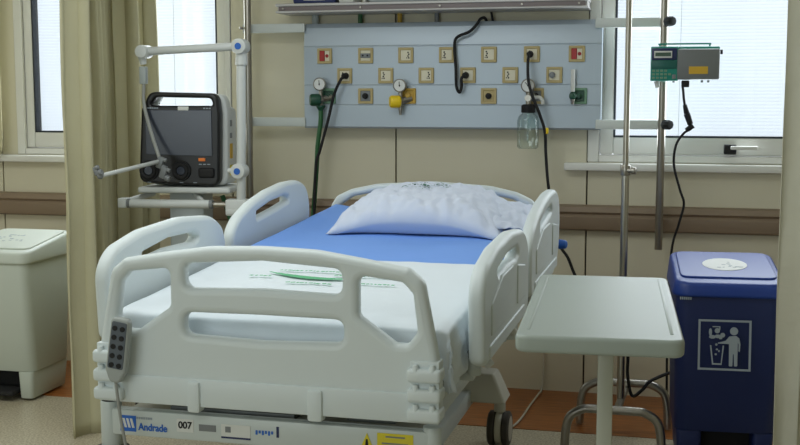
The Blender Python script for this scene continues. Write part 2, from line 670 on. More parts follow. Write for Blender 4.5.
curtain('privacy_curtain', 'long olive cream curtain hanging between the white bin and the bed', [(-2.51, 4.36), (-2.60, 4.62), (-2.72, 4.88), (-2.76, 5.12), (-2.70, 5.45)], 0.0, 2.62, M['curtain'], 0.062, 8.0, seed=0.4)
curtain('privacy_curtain', 'pale curtain edge at the right side in front of the blue bin', [(0.365, 4.15), (0.60, 4.2), (0.95, 4.25)], 0.02, 2.62, M['curtain_pale'], 0.03, 4.0, seed=2.0)
curtain('window_curtain', 'short cream curtain at the far left beside the left window frame', [(-3.98, 5.56), (-3.66, 5.56)], 1.19, 2.62, M['curtain'], 0.014, 3.0, seed=1.0)

# ------------------------------------------------------------------ medical gas panel
pn = thing('medical_gas_console', 'wide grey wall panel of gas outlets and sockets above the bed', 'wall panel', (0, 0, 0))
pb = MB()
prof = [(5.575, 1.336), (5.568, 1.345), (5.568, 1.452), (5.5693, 1.455), (5.568, 1.458), (5.568, 1.552), (5.5693, 1.555), (5.568, 1.558), (5.568, 1.745), (5.5695, 1.75), (5.568, 1.755), (5.574, 1.80), (5.585, 1.845), (5.60, 1.868), (5.67, 1.873), (5.67, 1.336)]
X0, X1 = -1.885, -0.377
A = [pb.bm.verts.new((X0, y, z)) for y, z in prof]
B = [pb.bm.verts.new((X1, y, z)) for y, z in prof]
n = len(prof)
for k in range(n):
    pb.bm.faces.new((A[k], A[(k + 1) % n], B[(k + 1) % n], B[k]))
pb.bm.faces.new(A); pb.bm.faces.new(B[::-1])
pb.build('housing', M['panel'], pn, 7, True)
for (x0, x1, z, y0, y1) in ((-2.215, -1.878, 1.846, 5.556, 5.568), (-2.20, -1.878, 1.367, 5.556, 5.568), (-0.41, -0.055, 1.848, 5.556, 5.568), (-0.40, -0.045, 1.363, 5.556, 5.568)):
    b = MB().box(x0, x1, y0, y1, z - 0.023, z + 0.023, 0.004)
    e = x1 - 0.03 if x0 < -1 else x0 + 0.02
    b.box(e - 0.004, e + 0.012, y0 + 0.004, 5.66, z - 0.02, z + 0.02, 0.003)
    b.build('bracket_arm', M['panelarm'], pn)

PF = 5.568


def outlet(x, z, kind):
    fm = {'green': M['greenlt'], 'ochre': M['yplate'], 'grey': M['plate']}.get(kind, M['plate'])
    s = 0.039
    ol = fillet([(-s, -s), (s, -s), (s, s), (-s, s)], 0.005, 3)
    hl = fillet([(-0.026, -0.026), (0.026, -0.026), (0.026, 0.026), (-0.026, 0.026)], 0.003, 3)
    me = plate(ol, [hl], 0.012, 0.003, 2)
    o = MB().mesh(me, Matrix.Translation((x, PF - 0.004, z)) @ UPXZ).build('outlet_frame', fm, pn)
    y = PF - 0.003

    def ins(m, x0=-0.026, x1=0.026, z0=-0.026, z1=0.026, d=0.004):
        return MB().box(x + x0, x + x1, y - d, PF + 0.002, z + z0, z + z1, 0.0015, 1).build('insert', m, o)
    if kind == 'red':
        ins(M['red'], -0.026, 0.0, d=0.007)
        ins(M['insert'], 0.001, 0.026, d=0.004)
        MB().rod((x + 0.013, y - 0.006, z), (x + 0.013, y, z), 0.009, n=14).build('socket_face', M['red'], o)
        hz = MB()
        for dz in (-0.004, 0.004): hz.rod((x + 0.013, y - 0.0065, z + dz), (x + 0.013, y, z + dz), 0.002, n=8)
        hz.build('socket_hole', M['black'], o)
    elif kind in ('socket_l', 'socket_r', 'plug'):
        ins(M['insert'])
        dx = -0.012 if kind == 'socket_l' else 0.012
        if kind == 'plug': dx = -0.01
        hz = MB()
        for ax, az in ((0, 0.014), (0.004, 0.005), (0.0, -0.004), (0.004, -0.013)):
            hz.rod((x + dx + ax, y - 0.0046, z + az), (x + dx + ax, y, z + az), 0.0042, n=8)
        hz.rod((x + dx - 0.006, y - 0.0046, z - 0.013), (x + dx - 0.006, y, z - 0.013), 0.003, n=8)
        hz.build('socket_hole', M['black'], o)
    elif kind == 'dual':
        ins(M['insert'])
        ins(M['greygas'], -0.025, 0.025, -0.011, 0.011, 0.012)
        hz = MB()
        for dx in (-0.012, 0.012): hz.rod((x + dx, y - 0.0135, z), (x + dx, y, z), 0.005, n=10)
        hz.build('socket_hole', M['black'], o)
    elif kind == 'dimmer':
        ins(M['insert'])
        MB().rod((x - 0.010, y - 0.018, z), (x - 0.010, y, z), 0.015, n=20, bev=0.002).build('dial_knob', M['greygas'], o)
    else:
        im = {'green': M['green'], 'ochre': M['yplate'], 'grey': M['greygas'], 'tan': M['plate']}[kind]
        ins(im)
        MB().rod((x, y - 0.016, z), (x, y, z), 0.015, n=20, bev=0.002).rod((x, y - 0.024, z), (x, y, z), 0.009, n=16).build('gas_port', M['black'] if kind in ('tan', 'grey') else im, o)
    return o


for x, k in zip((-1.773, -1.556, -1.347, -1.138, -0.926, -0.714, -0.496), ('red', 'dual', 'socket_r', 'socket_l', 'socket_l', 'plug', 'red')):
    outlet(x, 1.703, k)
for x, k in zip((-1.667, -1.451, -1.242, -1.030, -0.819, -0.603), ('plug', 'socket_l', 'socket_r', 'plug', 'socket_l', 'dimmer')):
    outlet(x, 1.602, k)
for x, k in zip((-1.755, -1.557, -1.334, -0.925, -0.692, -0.483), ('green', 'grey', 'ochre', 'tan', 'grey', 'green')):
    outlet(x, 1.500, k)

# gas pipes up to the shelf
for x, m, lab in ((-1.846, 'cart', 'grey'), (-1.605, 'hose', 'green'), (-1.397, 'yplate', 'yellow'), (-1.205, 'greygas', 'dark grey')):
    o = MB().rod((x, 5.64, 1.85), (x, 5.64, 1.93), 0.012 if m != 'cart' else 0.018, n=14).build('gas_pipe', M[m])
    tag(o, '%s vertical pipe end between the gas panel and the shelf' % lab, 'pipe', 'gas pipes above the panel')

# ------------------------------------------------------------------ shelf above the panel
sh = thing('wall_shelf', 'long aluminium shelf above the grey gas panel', 'shelf', (0, 0, 1.915))
MB().box(-1.995, -0.437, 5.45, 5.668, 0.032, 0.046, 0.003, 1).box(-1.995, -0.437, 5.45, 5.668, 0.0, 0.010, 0.003, 1).box(-1.99, -0.442, 5.47, 5.668, 0.01, 0.032).build('shelf_board', M['shelf'], sh)
MB().box(-1.98, -0.45, 5.458, 5.47, 0.010, 0.032).build('channel', M['shelfd'], sh)
for x in (-1.955, -1.55, -1.15, -0.75, -0.48): MB().rod((x, 5.447, 0.021), (x, 5.46, 0.021), 0.005, n=10).build('screw', M['chromed'], sh)
t = thing('lamp_housing', 'long white translucent lamp cover lying on the shelf', 'lamp', (-1.01, 5.52, 1.961))
MB().box(-0.52, 0.52, -0.05, 0.06, 0, 0.085, 0.03, 4).build('diffuser', M['lamp'], t)
for x in (-0.53, 0.53): MB().box(x - 0.01, x + 0.01, -0.045, 0.055, 0, 0.08, 0.01).build('end_cap', M['frame'], t)
for i, (x, w, m, lab) in enumerate(((-1.80, 0.22, 'packblue', 'dark blue supply pack at the left end of the shelf'), (-1.625, 0.08, 'paper', 'white paper pack between the blue pack and the lamp cover'))):
    t = thing('supply_pack', lab, 'pack', (x, 5.53, 1.961), R(4 - 9 * i))
    MB().box(-w / 2, w / 2, -0.06, 0.06, 0, 0.07 + 0.03 * (1 - i), 0.008).build('wrapper', M[m], t)
    MB().box(-w / 4, w / 4, -0.0615, -0.0595, 0.015, 0.05).build('label_patch', M['paper'] if i == 0 else M['logo'], t)


# ------------------------------------------------------------------ regulators and flowmeters on the panel
def gauge(x, y, z, r, parent, rot=0.0):
    b = MB().lathe([(0, -0.012), (r * 0.9, -0.012), (r, -0.008), (r, 0.012), (r * 0.9, 0.014), (r * 0.86, 0.011), (0, 0.011)], (x, y, z), 28, '-y')
    g_ = b.build('gauge', M['chromed'], parent)
    MB().rod((x, y - 0.0105, z), (x, y - 0.0125, z), r * 0.84, n=28).build('dial', M['dial'], g_)
    nd = MB()
    a = R(70 + rot)
    nd.rod((x - math.cos(a) * r * 0.2, y - 0.0135, z - math.sin(a) * r * 0.2), (x + math.cos(a) * r * 0.6, y - 0.0135, z + math.sin(a) * r * 0.6), 0.0016, n=6)
    nd.ball((x, y - 0.0135, z), 0.004)
    nd.build('needle', M['black'], g_)
    return g_


def regulator(name, label, x, z, km, knob_m):
    t = thing(name, label, 'regulator', (x, 5.55, z))
    MB().rod((0.045, 0.018, 0.012), (0.0, -0.02, 0.0), 0.016).rod((0, -0.02, -0.045), (0, -0.02, 0.05), 0.010).ball((0, -0.02, 0), 0.02).build('valve_body', M['chromed'], t)
    MB().lathe([(0, -0.03), (0.024, -0.03), (0.031, -0.022), (0.031, 0.016), (0.026, 0.024), (0, 0.026)], (0, 0, 0), 24, mtx=Matrix.Translation((-0.024, -0.045, -0.003)) @ Matrix.Rotation(R(-62), 4, 'Z') @ Matrix.Rotation(R(90), 4, 'X')).build('knob', knob_m, t)
    gauge(0.0, -0.03, 0.077, 0.033, t, 25)
    MB().rod((0, -0.02, -0.045), (0, -0.02, -0.07), 0.009, 0.006).build('outlet_nozzle', M['chromed'], t)
    return t


rg = regulator('oxygen_regulator', 'oxygen regulator with green knob and gauge at the panel left', -1.785, 1.483, 0, M['green'])
MB().lathe([(0, 0.008), (0.022, 0.008), (0.024, 0), (0.012, -0.018), (0.008, -0.03)], (0, -0.02, -0.038), 18).build('hose_nut', M['green'], rg)
regulator('air_regulator', 'air regulator with yellow knob and gauge on the panel', -1.366, 1.475, 0, M['yellow'])

vr = thing('vacuum_regulator', 'vacuum regulator with gauge above the clear suction jar', 'regulator', (-0.722, 5.53, 1.50))
MB().rod((0.03, 0.03, 0), (0, 0, 0), 0.014).rod((0, -0.01, -0.05), (0, -0.01, 0.03), 0.013).rod((0, -0.01, -0.01), (0, -0.035, -0.01), 0.016).build('valve_body', M['chromed'], vr)
gauge(0.0, -0.025, 0.05, 0.034, vr, 60)
MB().tube([(0.01, -0.012, -0.012), (0.05, -0.02, -0.006), (0.068, -0.02, -0.02), (0.072, -0.02, -0.04)], 0.009, 10).build('side_arm', M['paper'], vr)
jr = thing('suction_jar', 'clear glass suction jar hanging under the vacuum gauge', 'jar', (-0.722, 5.515, 1.245))
MB().lathe([(0, 0.002), (0.044, 0.0), (0.052, 0.01), (0.053, 0.135), (0.048, 0.155), (0.030, 0.172), (0.028, 0.185)], (0, 0, 0), 32).build('jar_body', M['jar'], jr)
MB().lathe([(0.0, 0.215), (0.026, 0.215), (0.034, 0.207), (0.034, 0.178), (0.031, 0.174), (0, 0.174)], (0, 0, 0), 28).build('jar_cap', M['black'], jr)
MB().rod((0, 0, 0.03), (0, 0, 0.175), 0.005, n=10).build('dip_tube', M['jar'], jr)

fl = thing('flowmeter', 'green flowmeter with clear upright tube at the panel right', 'flowmeter', (-0.510, 5.53, 1.50))
MB().rod((0.027, 0.035, 0), (0, 0, 0), 0.012).ball((0.0, 0, 0), 0.017, 1, 1, 1.25).build('valve_body', M['green'], fl)
MB().rod((0, 0, 0.02), (0, 0, 0.128), 0.0105, n=16, bev=0.003).build('flow_tube', M['paper'], fl)
MB().rod((0.0, 0, -0.015), (0, 0, -0.04), 0.012, 0.007).build('outlet_nozzle', M['chromed'], fl)
MB().rod((0, -0.005, 0), (0, -0.035, 0.0), 0.014, 0.012, bev=0.002).build('knob', M['green'], fl)


# ------------------------------------------------------------------ cables and hoses at the wall
def cord(name, label, pts, r, m, cat='cable', plug=None, group=None):
    t = thing(name, label, cat, pts[0], 0, group)
    o = Vector(pts[0])
    q = [Vector(p) - o for p in pts]
    MB().tube(q, r, 8).build('cable', m, t, 80)
    if plug == 'out':
        MB().rod((0, 0.035, 0), (0, -0.012, 0), 0.017, 0.012, bev=0.003).rod((0, -0.012, 0), tuple(Vector((0, -0.012, 0)) + (q[1] - Vector((0, -0.012, 0))).normalized() * 0.02), 0.009, 0.006).build('plug', M['black'], t)
    return t


cord('power_cord', 'black cord plugged into the left socket and falling behind the bed', [(-1.66, 5.53, 1.602), (-1.673, 5.50, 1.575), (-1.705, 5.5, 1.505), (-1.737, 5.5, 1.379), (-1.781, 5.5, 1.226), (-1.803, 5.5, 1.15), (-1.816, 5.5, 0.892), (-1.80, 5.45, 0.4), (-1.72, 5.42, 0.012)], 0.0075, M['black'], plug='out')
cord('power_cord', 'black cord looping from the middle socket up over the panel top', [(-1.040, 5.53, 1.602), (-1.052, 5.51, 1.585), (-1.053, 5.52, 1.545), (-1.066, 5.53, 1.518), (-1.081, 5.53, 1.549), (-1.087, 5.54, 1.64), (-1.095, 5.545, 1.735), (-1.083, 5.54, 1.786), (-1.02, 5.545, 1.815), (-0.985, 5.56, 1.852), (-0.974, 5.58, 1.876), (-0.957, 5.60, 1.885), (-0.952, 5.64, 1.872)], 0.0075, M['black'], plug='out')
c3 = cord('power_cord', 'black cord from the right socket past the suction jar down to the blue bin', [(-0.722, 5.53, 1.703), (-0.723, 5.49, 1.66), (-0.715, 5.46, 1.57), (-0.690, 5.45, 1.49), (-0.658, 5.46, 1.409), (-0.635, 5.48, 1.327), (-0.631, 5.5, 1.215), (-0.614, 5.5, 1.045), (-0.566, 5.5, 0.801), (-0.516, 5.5, 0.714), (-0.476, 5.5, 0.622), (-0.40, 5.42, 0.54), (-0.27, 5.16, 0.46), (-0.205, 5.035, 0.38), (-0.200, 5.03, 0.27), (-0.179, 5.03, 0.172), (-0.136, 5.04, 0.196), (-0.102, 5.05, 0.236), (-0.02, 5.12, 0.262), (0.02, 5.14, 0.262)], 0.0075, M['black'], plug='out')
MB().box(0.083, 0.103, -0.055, -0.035, -0.385, -0.355, 0.004).build('yellow_tag', M['yellow'], c3)
cord('oxygen_hose', 'green hose hanging from the oxygen regulator down behind the bed', [(-1.785, 5.53, 1.425), (-1.786, 5.525, 1.36), (-1.80, 5.52, 1.25), (-1.806, 5.52, 1.15), (-1.827, 5.52, 0.892), (-1.86, 5.48, 0.4), (-1.95, 5.4, 0.02)], 0.0125, M['hose'], 'hose')
cord('signal_cable', 'short black cable end between the shelf and the panel top', [(-0.93, 5.635, 1.925), (-0.925, 5.635, 1.90), (-0.918, 5.64, 1.86)], 0.006, M['black'])
t = cord('thin_cable', 'thin white cable running down the wall panel onto the wood strip', [(-0.651, 5.655, 0.75), (-0.648, 5.655, 0.45), (-0.644, 5.655, 0.136), (-0.652, 5.64, 0.02), (-0.660, 5.55, 0.0085), (-0.673, 5.345, 0.0085), (-0.70, 4.99, 0.0085), (-0.80, 4.85, 0.0055)], 0.005, M['wcable'])

# vertical steel poles held by the panel brackets
for x, z0, lab in ((-2.178, 0.70, 'left steel pole on the panel bracket behind the jointed arm'), (-0.088, 0.765, 'thick steel pole on the right panel bracket holding the infusion pump')):
    t = thing('support_pole', lab, 'pole', (x, 5.534, z0))
    MB().rod((0, 0, 0), (0, 0, 2.35 - z0), 0.0185, n=24, bev=0.003).build('pole', M['chromed'], t)
    for z in (1.847, 1.365):
        s = 1 if x > -1 else -1
        k = MB()
        if s > 0:
            k.rod((0.012, -0.018, z - z0), (0.042, -0.05, z - z0), 0.024, 0.022, 8, 0.004).rod((0, 0, z - z0), (0.03, -0.035, z - z0), 0.008, n=10)
            k.build('clamp_knob', M['black'], t)
        else:
            k.rod((-0.036, -0.02, z - z0), (-0.02, -0.01, z - z0), 0.007, n=10)
            k.build('clamp_screw', M['chrome'], t)

# ------------------------------------------------------------------ infusion pump
ip = thing('infusion_pump', 'teal and grey infusion pump clamped to the right steel pole', 'infusion pump', (-0.142, 5.37, 1.568))
MB().box(0, 0.125, 0.0, 0.10, 0, 0.158, 0.006).box(0.12, 0.308, 0.025, 0.10, 0.012, 0.158, 0.006).build('housing', M['pump_t'], ip)
MB().box(0.118, 0.308, -0.004, 0.03, 0.006, 0.146, 0.008).build('door', M['pump_g'], ip)
MB().box(0.172, 0.256, -0.006, -0.003, 0.032, 0.066).build('door_label', M['amber'], ip)
b = MB().box(0.004, 0.118, -0.006, 0.004, 0.096, 0.150, 0.003).build('display_bezel', M['navy'], ip)
MB().box(0.016, 0.096, -0.009, -0.004, 0.105, 0.137, 0.002).build('display_frame', M['paper'], b)
MB().box(0.021, 0.091, -0.0105, -0.008, 0.113, 0.130).build('lcd_window', M['lcd'], b)
MB().box(0.004, 0.118, -0.004, 0.003, 0.055, 0.094, 0.002).build('keypad_panel', M['pump_d'], ip)
for r_ in range(3):
    for c_ in range(5 if r_ == 1 else 4):
        MB().box(0.008 + c_ * 0.018, 0.021 + c_ * 0.018, -0.003, 0.002, 0.010 + r_ * 0.016, 0.020 + r_ * 0.016, 0.001, 1).build('key', M['greenlt'], ip)
MB().box(0.098, 0.114, -0.003, 0.002, 0.010, 0.03, 0.001, 1).build('key', M['greygas'], ip)
MB().tube([(0.04, 0.06, 0.155), (0.04, 0.06, 0.168), (0.05, 0.06, 0.171), (0.25, 0.06, 0.171), (0.262, 0.06, 0.168), (0.262, 0.06, 0.155)], 0.004, 8).build('carry_handle', M['pump_t'], ip)
MB().rod((0.30, 0.04, 0.132), (0.32, 0.04, 0.132), 0.011, n=14, bev=0.002).build('latch_knob', M['black'], ip)
for x in (0.105, 0.232, 0.26): MB().rod((x, 0.05, -0.006), (x, 0.05, 0.004), 0.006, n=10).build('foot', M['pump_g'], ip)
MB().box(0.14, 0.176, 0.0, 0.04, -0.028, 0.003, 0.005).build('power_inlet', M['black'], ip)
MB().box(0.012, 0.042, 0.10, 0.16, 0.02, 0.06, 0.004).box(0.012, 0.08, 0.10, 0.125, 0.02, 0.06, 0.004).build('pole_clamp', M['pump_g'], ip)
MB().rod((0.035, 0.03, -0.03), (0.028, 0.03, 0.0), 0.01, 0.012, n=12).build('drip_socket', M['paper'], ip)
pc = cord('power_cord', 'black pump cord with inline connector hanging in front of the right window', [(0.004, 5.38, 1.545), (0.008, 5.38, 1.52), (0.012, 5.38, 1.482), (0.023, 5.38, 1.427), (0.040, 5.38, 1.378), (0.048, 5.38, 1.352), (0.016, 5.38, 1.33), (-0.018, 5.39, 1.274), (-0.025, 5.4, 1.181), (0.005, 5.42, 1.065), (0.025, 5.44, 0.996), (0.005, 5.46, 0.902), (-0.027, 5.5, 0.754), (-0.035, 5.5, 0.4), (-0.03, 5.5, 0.012)], 0.0058, M['black'])
MB().rod((0.012, 0, -0.085), (0.022, 0, -0.125), 0.009, 0.013, 12, 0.002).rod((0.022, 0, -0.125), (0.04, 0, -0.175), 0.015, 0.013, 12, 0.002).rod((0.052, 0, -0.178), (0.02, 0, -0.202), 0.014, 0.009, 12, 0.002).build('inline_connector', M['black'], pc)

# ------------------------------------------------------------------ IV stand
iv = thing('iv_stand', 'thin steel drip stand on arched tube feet behind the table', 'iv stand', (-0.222, 4.88, 0))


def arch(y, xl, xr, z, r, spl):
    return [(xl - spl, y, r), (xl - spl * 0.5, y, z * 0.55), (xl + 0.012, y, z - 0.035), (xl + 0.06, y, z - 0.004), (xl + 0.10, y, z), ((xl + xr) / 2, y, z), (xr - 0.10, y, z), (xr - 0.06, y, z - 0.004), (xr - 0.012, y, z - 0.035), (xr + spl * 0.5, y, z * 0.55), (xr + spl, y, r)]


MB().tube(arch(-0.23, -0.205, 0.17, 0.205, 0.012, 0.012), 0.0185, 14).build('foot_arch', M['chromed'], iv, 60)
MB().tube(arch(0.22, -0.18, 0.19, 0.21, 0.012, 0.012), 0.0185, 14).build('foot_arch', M['chromed'], iv, 60)
MB().tube([(0.0, -0.23, 0.205), (0.0, 0, 0.185), (0.02, 0.22, 0.21)], 0.017, 14).build('bridge_tube', M['chromed'], iv, 60)
MB().rod((0, 0, 0.17), (0, 0, 1.19), 0.0165, n=20).build('lower_pole', M['chrome'], iv)
MB().rod((0, 0, 1.19), (0, 0, 2.2), 0.0125, n=20).build('upper_pole', M['chrome'], iv)
k = MB().rod((0, 0, 1.165), (0, 0, 1.21), 0.022, n=20, bev=0.004).rod((0, -0.01, 1.187), (0.032, -0.018, 1.187), 0.009, n=12).rod((0.025, -0.016, 1.187), (0.045, -0.02, 1.187), 0.016, 0.015, 14, 0.003)
k.build('height_clamp', M['chromed'], iv)
for s in (-1, 1):
    MB().tube([(0, 0, 2.18), (0.05 * s, 0, 2.2), (0.1 * s, 0, 2.17), (0.11 * s, 0, 2.2)], 0.006, 8).build('hook', M['chrome'], iv, 60)


# ------------------------------------------------------------------ pedal bins
def rect(w0, w1, d0, d1):
    return (w0, w1, d0, d1)


def pedal_bin(label, loc, rz, mb_, ml, blue):
    t = thing('pedal_bin', label, 'bin', loc, rz)
    hw = 0.206
    body = MB()
    # upper body tapering down, lower skirt with a pedal recess
    body.frustum((-hw + 0.016, hw - 0.012, 0.05, 0.40), (-hw + 0.006, hw - 0.006, 0.0, 0.45), 0.15, 0.70, 0.004, 2, 0.05)
    body.frustum((-hw + 0.034, -0.085, 0.065, 0.385), (-hw + 0.024, -0.085, 0.052, 0.395), 0.012, 0.15, 0.004, 2, 0.02)
    body.frustum((0.105, hw - 0.030, 0.065, 0.385), (0.105, hw - 0.020, 0.052, 0.395), 0.012, 0.15, 0.004, 2, 0.02)
    body.box(-0.09, 0.11, 0.20, 0.385, 0.0, 0.15)
    body.build('bin_body', mb_, t)
    MB().box(-0.075, 0.095, 0.02, 0.2, 0.03, 0.055, 0.008).box(-0.085, 0.105, 0.15, 0.2, 0.05, 0.145).build('pedal', M['black'], t)
    # lid: skirt rim + sloping top with raised field
    lid = MB()
    b = bmesh.new()
    bmesh.ops.create_cube(b, size=1)
    for v in b.verts:
        top = v.co.z > 0
        back = v.co.y > 0
        ins_ = 0.012 if top else 0.0
        v.co = Vector(((1 if v.co.x > 0 else -1) * (hw + 0.008 - ins_), (0.47 if back else -0.012) + (ins_ if not back else -ins_), (0.81 if back else 0.745) if top else 0.69))
    es = [e for e in b.edges if abs(e.verts[0].co.z - e.verts[1].co.z) > 0.04 and abs(e.verts[0].co.y - e.verts[1].co.y) < 0.05]
    bmesh.ops.bevel(b, geom=es, offset=0.06, segments=6, affect='EDGES', profile=0.5)
    es = [e for e in b.edges if e.calc_face_angle(0) > R(50)]
    bmesh.ops.bevel(b, geom=es, offset=0.014, segments=3, affect='EDGES', profile=0.5)
    lid._merge(b)
    ld = lid.build('lid', ml, t, 50)
    sl = math.atan2(0.065, 0.46)
    mt = Matrix.Translation((0, 0.23, 0.7785)) @ Matrix.Rotation(sl, 4, 'X')
    f = fillet([(-0.18, -0.165), (0.18, -0.165), (0.18, 0.20), (-0.18, 0.20)], 0.04)
    MB().mesh(plate(f, [], 0.012, 0.005), mt).build('lid_field', ml, ld)
    if blue:
        el = [(0.0 + 0.086 * math.cos(2 * PI * k / 40), 0.01 + 0.086 * math.sin(2 * PI * k / 40)) for k in range(40)]
        st = MB().mesh(plate(el, [], 0.002, 0.0005, 1), mt @ Matrix.Translation((0, 0, 0.0065))).build('sticker', M['paper'], ld)
        dots = MB()
        for k in range(14):
            a = random.uniform(0, 6.28); r_ = random.uniform(0.01, 0.065)
            w = random.uniform(0.003, 0.008)
            dots.box(0.01 + r_ * math.cos(a) - w, 0.01 + r_ * math.cos(a) + w, r_ * math.sin(a) - 0.0025, r_ * math.sin(a) + 0.0025, 0.007, 0.0082, mtx=mt)
        dots.build('sticker_print', M['greyprint'], ld)
    else:
        dots = MB()
        for k in range(18):
            x = -0.03 + random.uniform(-0.075, 0.09); y = random.uniform(-0.06, 0.08)
            w = random.uniform(0.005, 0.012)
            dots.box(x - w, x + w, y - 0.004, y + 0.004, 0.006, 0.0068, mtx=mt)
        dots.build('lid_print', M['greyprint'], ld)
    return t


bb = pedal_bin('blue pedal bin with litter pictogram beside the drip stand', (0.208, 4.56, 0), R(4), M['binshade'], M['binblue'], True)
bb.scale = (1.04, 1.0, 1.03)
# pictogram on the sloping front of the blue bin: frame, litterer, basket, flying litter
z_lo, z_hi = 0.15, 0.70


def front_mtx():
    sl = math.atan2(0.05, 0.55)
    return Matrix.Translation((0, 0.0, 0.70)) @ Matrix.Rotation(-sl, 4, 'X') @ UPXZ


FM = front_mtx() @ Matrix.Translation((0.0, 0, 0.0015))
pc0, pz0 = -0.018, -0.190   # centre of the square in the face
sq = 0.097
pm = MB()
pm.mesh(plate([(pc0 - sq, pz0 - sq), (pc0 + sq, pz0 - sq), (pc0 + sq, pz0 + sq), (pc0 - sq, pz0 + sq)], [[(pc0 - sq + .008, pz0 - sq + .008), (pc0 + sq - .008, pz0 - sq + .008), (pc0 + sq - .008, pz0 + sq - .008), (pc0 - sq + .008, pz0 + sq - .008)]], 0.0016, 0.0003, 1), FM.copy())


def pic(pts):
    """pictogram pixel coords in a 519x445 crop -> face coords"""
    return [(pc0 + (x - 255) / 195.0 * sq, pz0 - (y - 225) / 190.0 * sq) for x, y in pts]


def circ(x, y, rx, ry, n=20):
    return pic([(x + rx * math.cos(2 * PI * k / n), y + ry * math.sin(2 * PI * k / n)) for k in range(n)])


pm.mesh(plate(circ(323, 118, 30, 30), [], 0.0016, 0.0003, 1), FM.copy())
pm.mesh(plate(fillet(pic([(205, 208), (262, 192), (290, 158), (340, 152), (362, 170), (372, 215), (368, 272), (358, 268), (358, 215), (352, 200), (352, 380), (328, 382), (324, 290), (318, 290), (316, 382), (290, 382), (288, 215), (262, 214), (206, 214)]), 0.004, 3), [], 0.0016, 0.0003, 1), FM.copy())
pm.mesh(plate(pic([(148, 228), (158, 228), (175, 362), (230, 362), (242, 228), (252, 228), (236, 374), (166, 374)]), [], 0.0016, 0.0003, 1), FM.copy())
for (x, y, a, b_) in ((150, 130, 12, 30), (200, 118, 20, 20), (165, 165, 26, 14), (205, 160, 24, 14), (240, 150, 18, 18), (225, 170, 14, 12), (195, 222, 9, 9), (200, 258, 9, 7), (192, 295, 8, 8), (215, 270, 6, 8)):
    pm.mesh(plate(circ(x, y, a, b_, 10), [], 0.0016, 0.0003, 1), FM.copy())
pm.mesh(plate(pic([(165, 84), (222, 84), (222, 110), (214, 110), (214, 92), (165, 92)]), [], 0.0016, 0.0003, 1), FM.copy())
pm.build('litter_pictogram', M['greyprint'], bb)
lb = MB()
for k in range(6):
    lb.mesh(plate([(-0.185 + k * 0.0075, -0.02), (-0.180 + k * 0.0075, -0.02), (-0.180 + k * 0.0075, -0.009), (-0.185 + k * 0.0075, -0.009)], [], 0.0014, 0.0003, 1), FM.copy())
lb.build('small_print', M['greyprint'], bb)
pedal_bin('off-white pedal bin under the left window by the curtain', (-3.248, 4.79, 0), 0, M['binwhite'], M['binwhite'], False)

# ------------------------------------------------------------------ ventilator on its cart, with circuit arm
VX, VY, VR = -2.22, 4.86, R(7)
ct = thing('ventilator_cart', 'grey column cart carrying the ventilator behind the bed', 'cart', (VX, VY, 0), VR)
MB().box(-0.238, 0.205, -0.02, 0.28, 1.050, 1.078, 0.010, 3).build('top_shelf', M['vent'], ct)
MB().box(-0.112, 0.055, 0.06, 0.22, 0.14, 1.05, 0.01).build('column', M['cart'], ct)
MB().rod((-0.26, -0.06, 1.005), (0.12, -0.06, 1.005), 0.020, n=20, bev=0.004).build('push_handle', M['vent'], ct)
MB().rod((0.12, -0.06, 1.005), (0.135, -0.06, 1.005), 0.0215, n=20).rod((-0.272, -0.06, 1.005), (-0.26, -0.06, 1.005), 0.0215, n=20).build('handle_ring', M['greygas'], ct)
MB().box(-0.312, -0.272, -0.085, -0.03, 0.985, 1.03, 0.006).rod((-0.292, -0.055, 1.01), (-0.20, 0.1, 1.04), 0.014, n=12).build('handle_bracket', M['vent'], ct)
MB().rod((0.02, 0.05, 1.04), (0.09, -0.05, 1.01), 0.012, n=12).build('handle_bracket', M['vent'], ct)
MB().rod((0.13, -0.055, 1.005), (0.30, -0.055, 1.005), 0.012, n=16).build('side_rail', M['chrome'], ct)
MB().box(0.20, 0.30, -0.09, -0.02, 0.955, 1.03, 0.008).box(0.205, 0.295, -0.093, -0.08, 0.962, 0.985, 0.004).build('rail_clamp', M['vent'], ct)
bs = MB()
for a in (35, 145, 215, 325):
    bs.rod((0, 0.14, 0.13), (0.30 * math.cos(R(a)), 0.14 + 0.30 * math.sin(R(a)), 0.11), 0.04, 0.028, 14)
bs.build('base', M['cart'], ct)
for a in (35, 145, 215, 325):
    x, y = 0.30 * math.cos(R(a)), 0.14 + 0.30 * math.sin(R(a))
    MB().rod((x - 0.012, y, 0.04), (x + 0.012, y, 0.04), 0.04, n=18).rod((x, y, 0.04), (x, y, 0.11), 0.01, n=10).build('caster', M['tyre'], ct)
vt = thing('ventilator', 'black-fronted ventilator with dark screen on the grey cart', 'ventilator', (VX, VY, 1.078), VR)
MB().box(-0.205, 0.174, 0.05, 0.25, 0.006, 0.372, 0.03, 4).build('housing', M['vent'], vt)
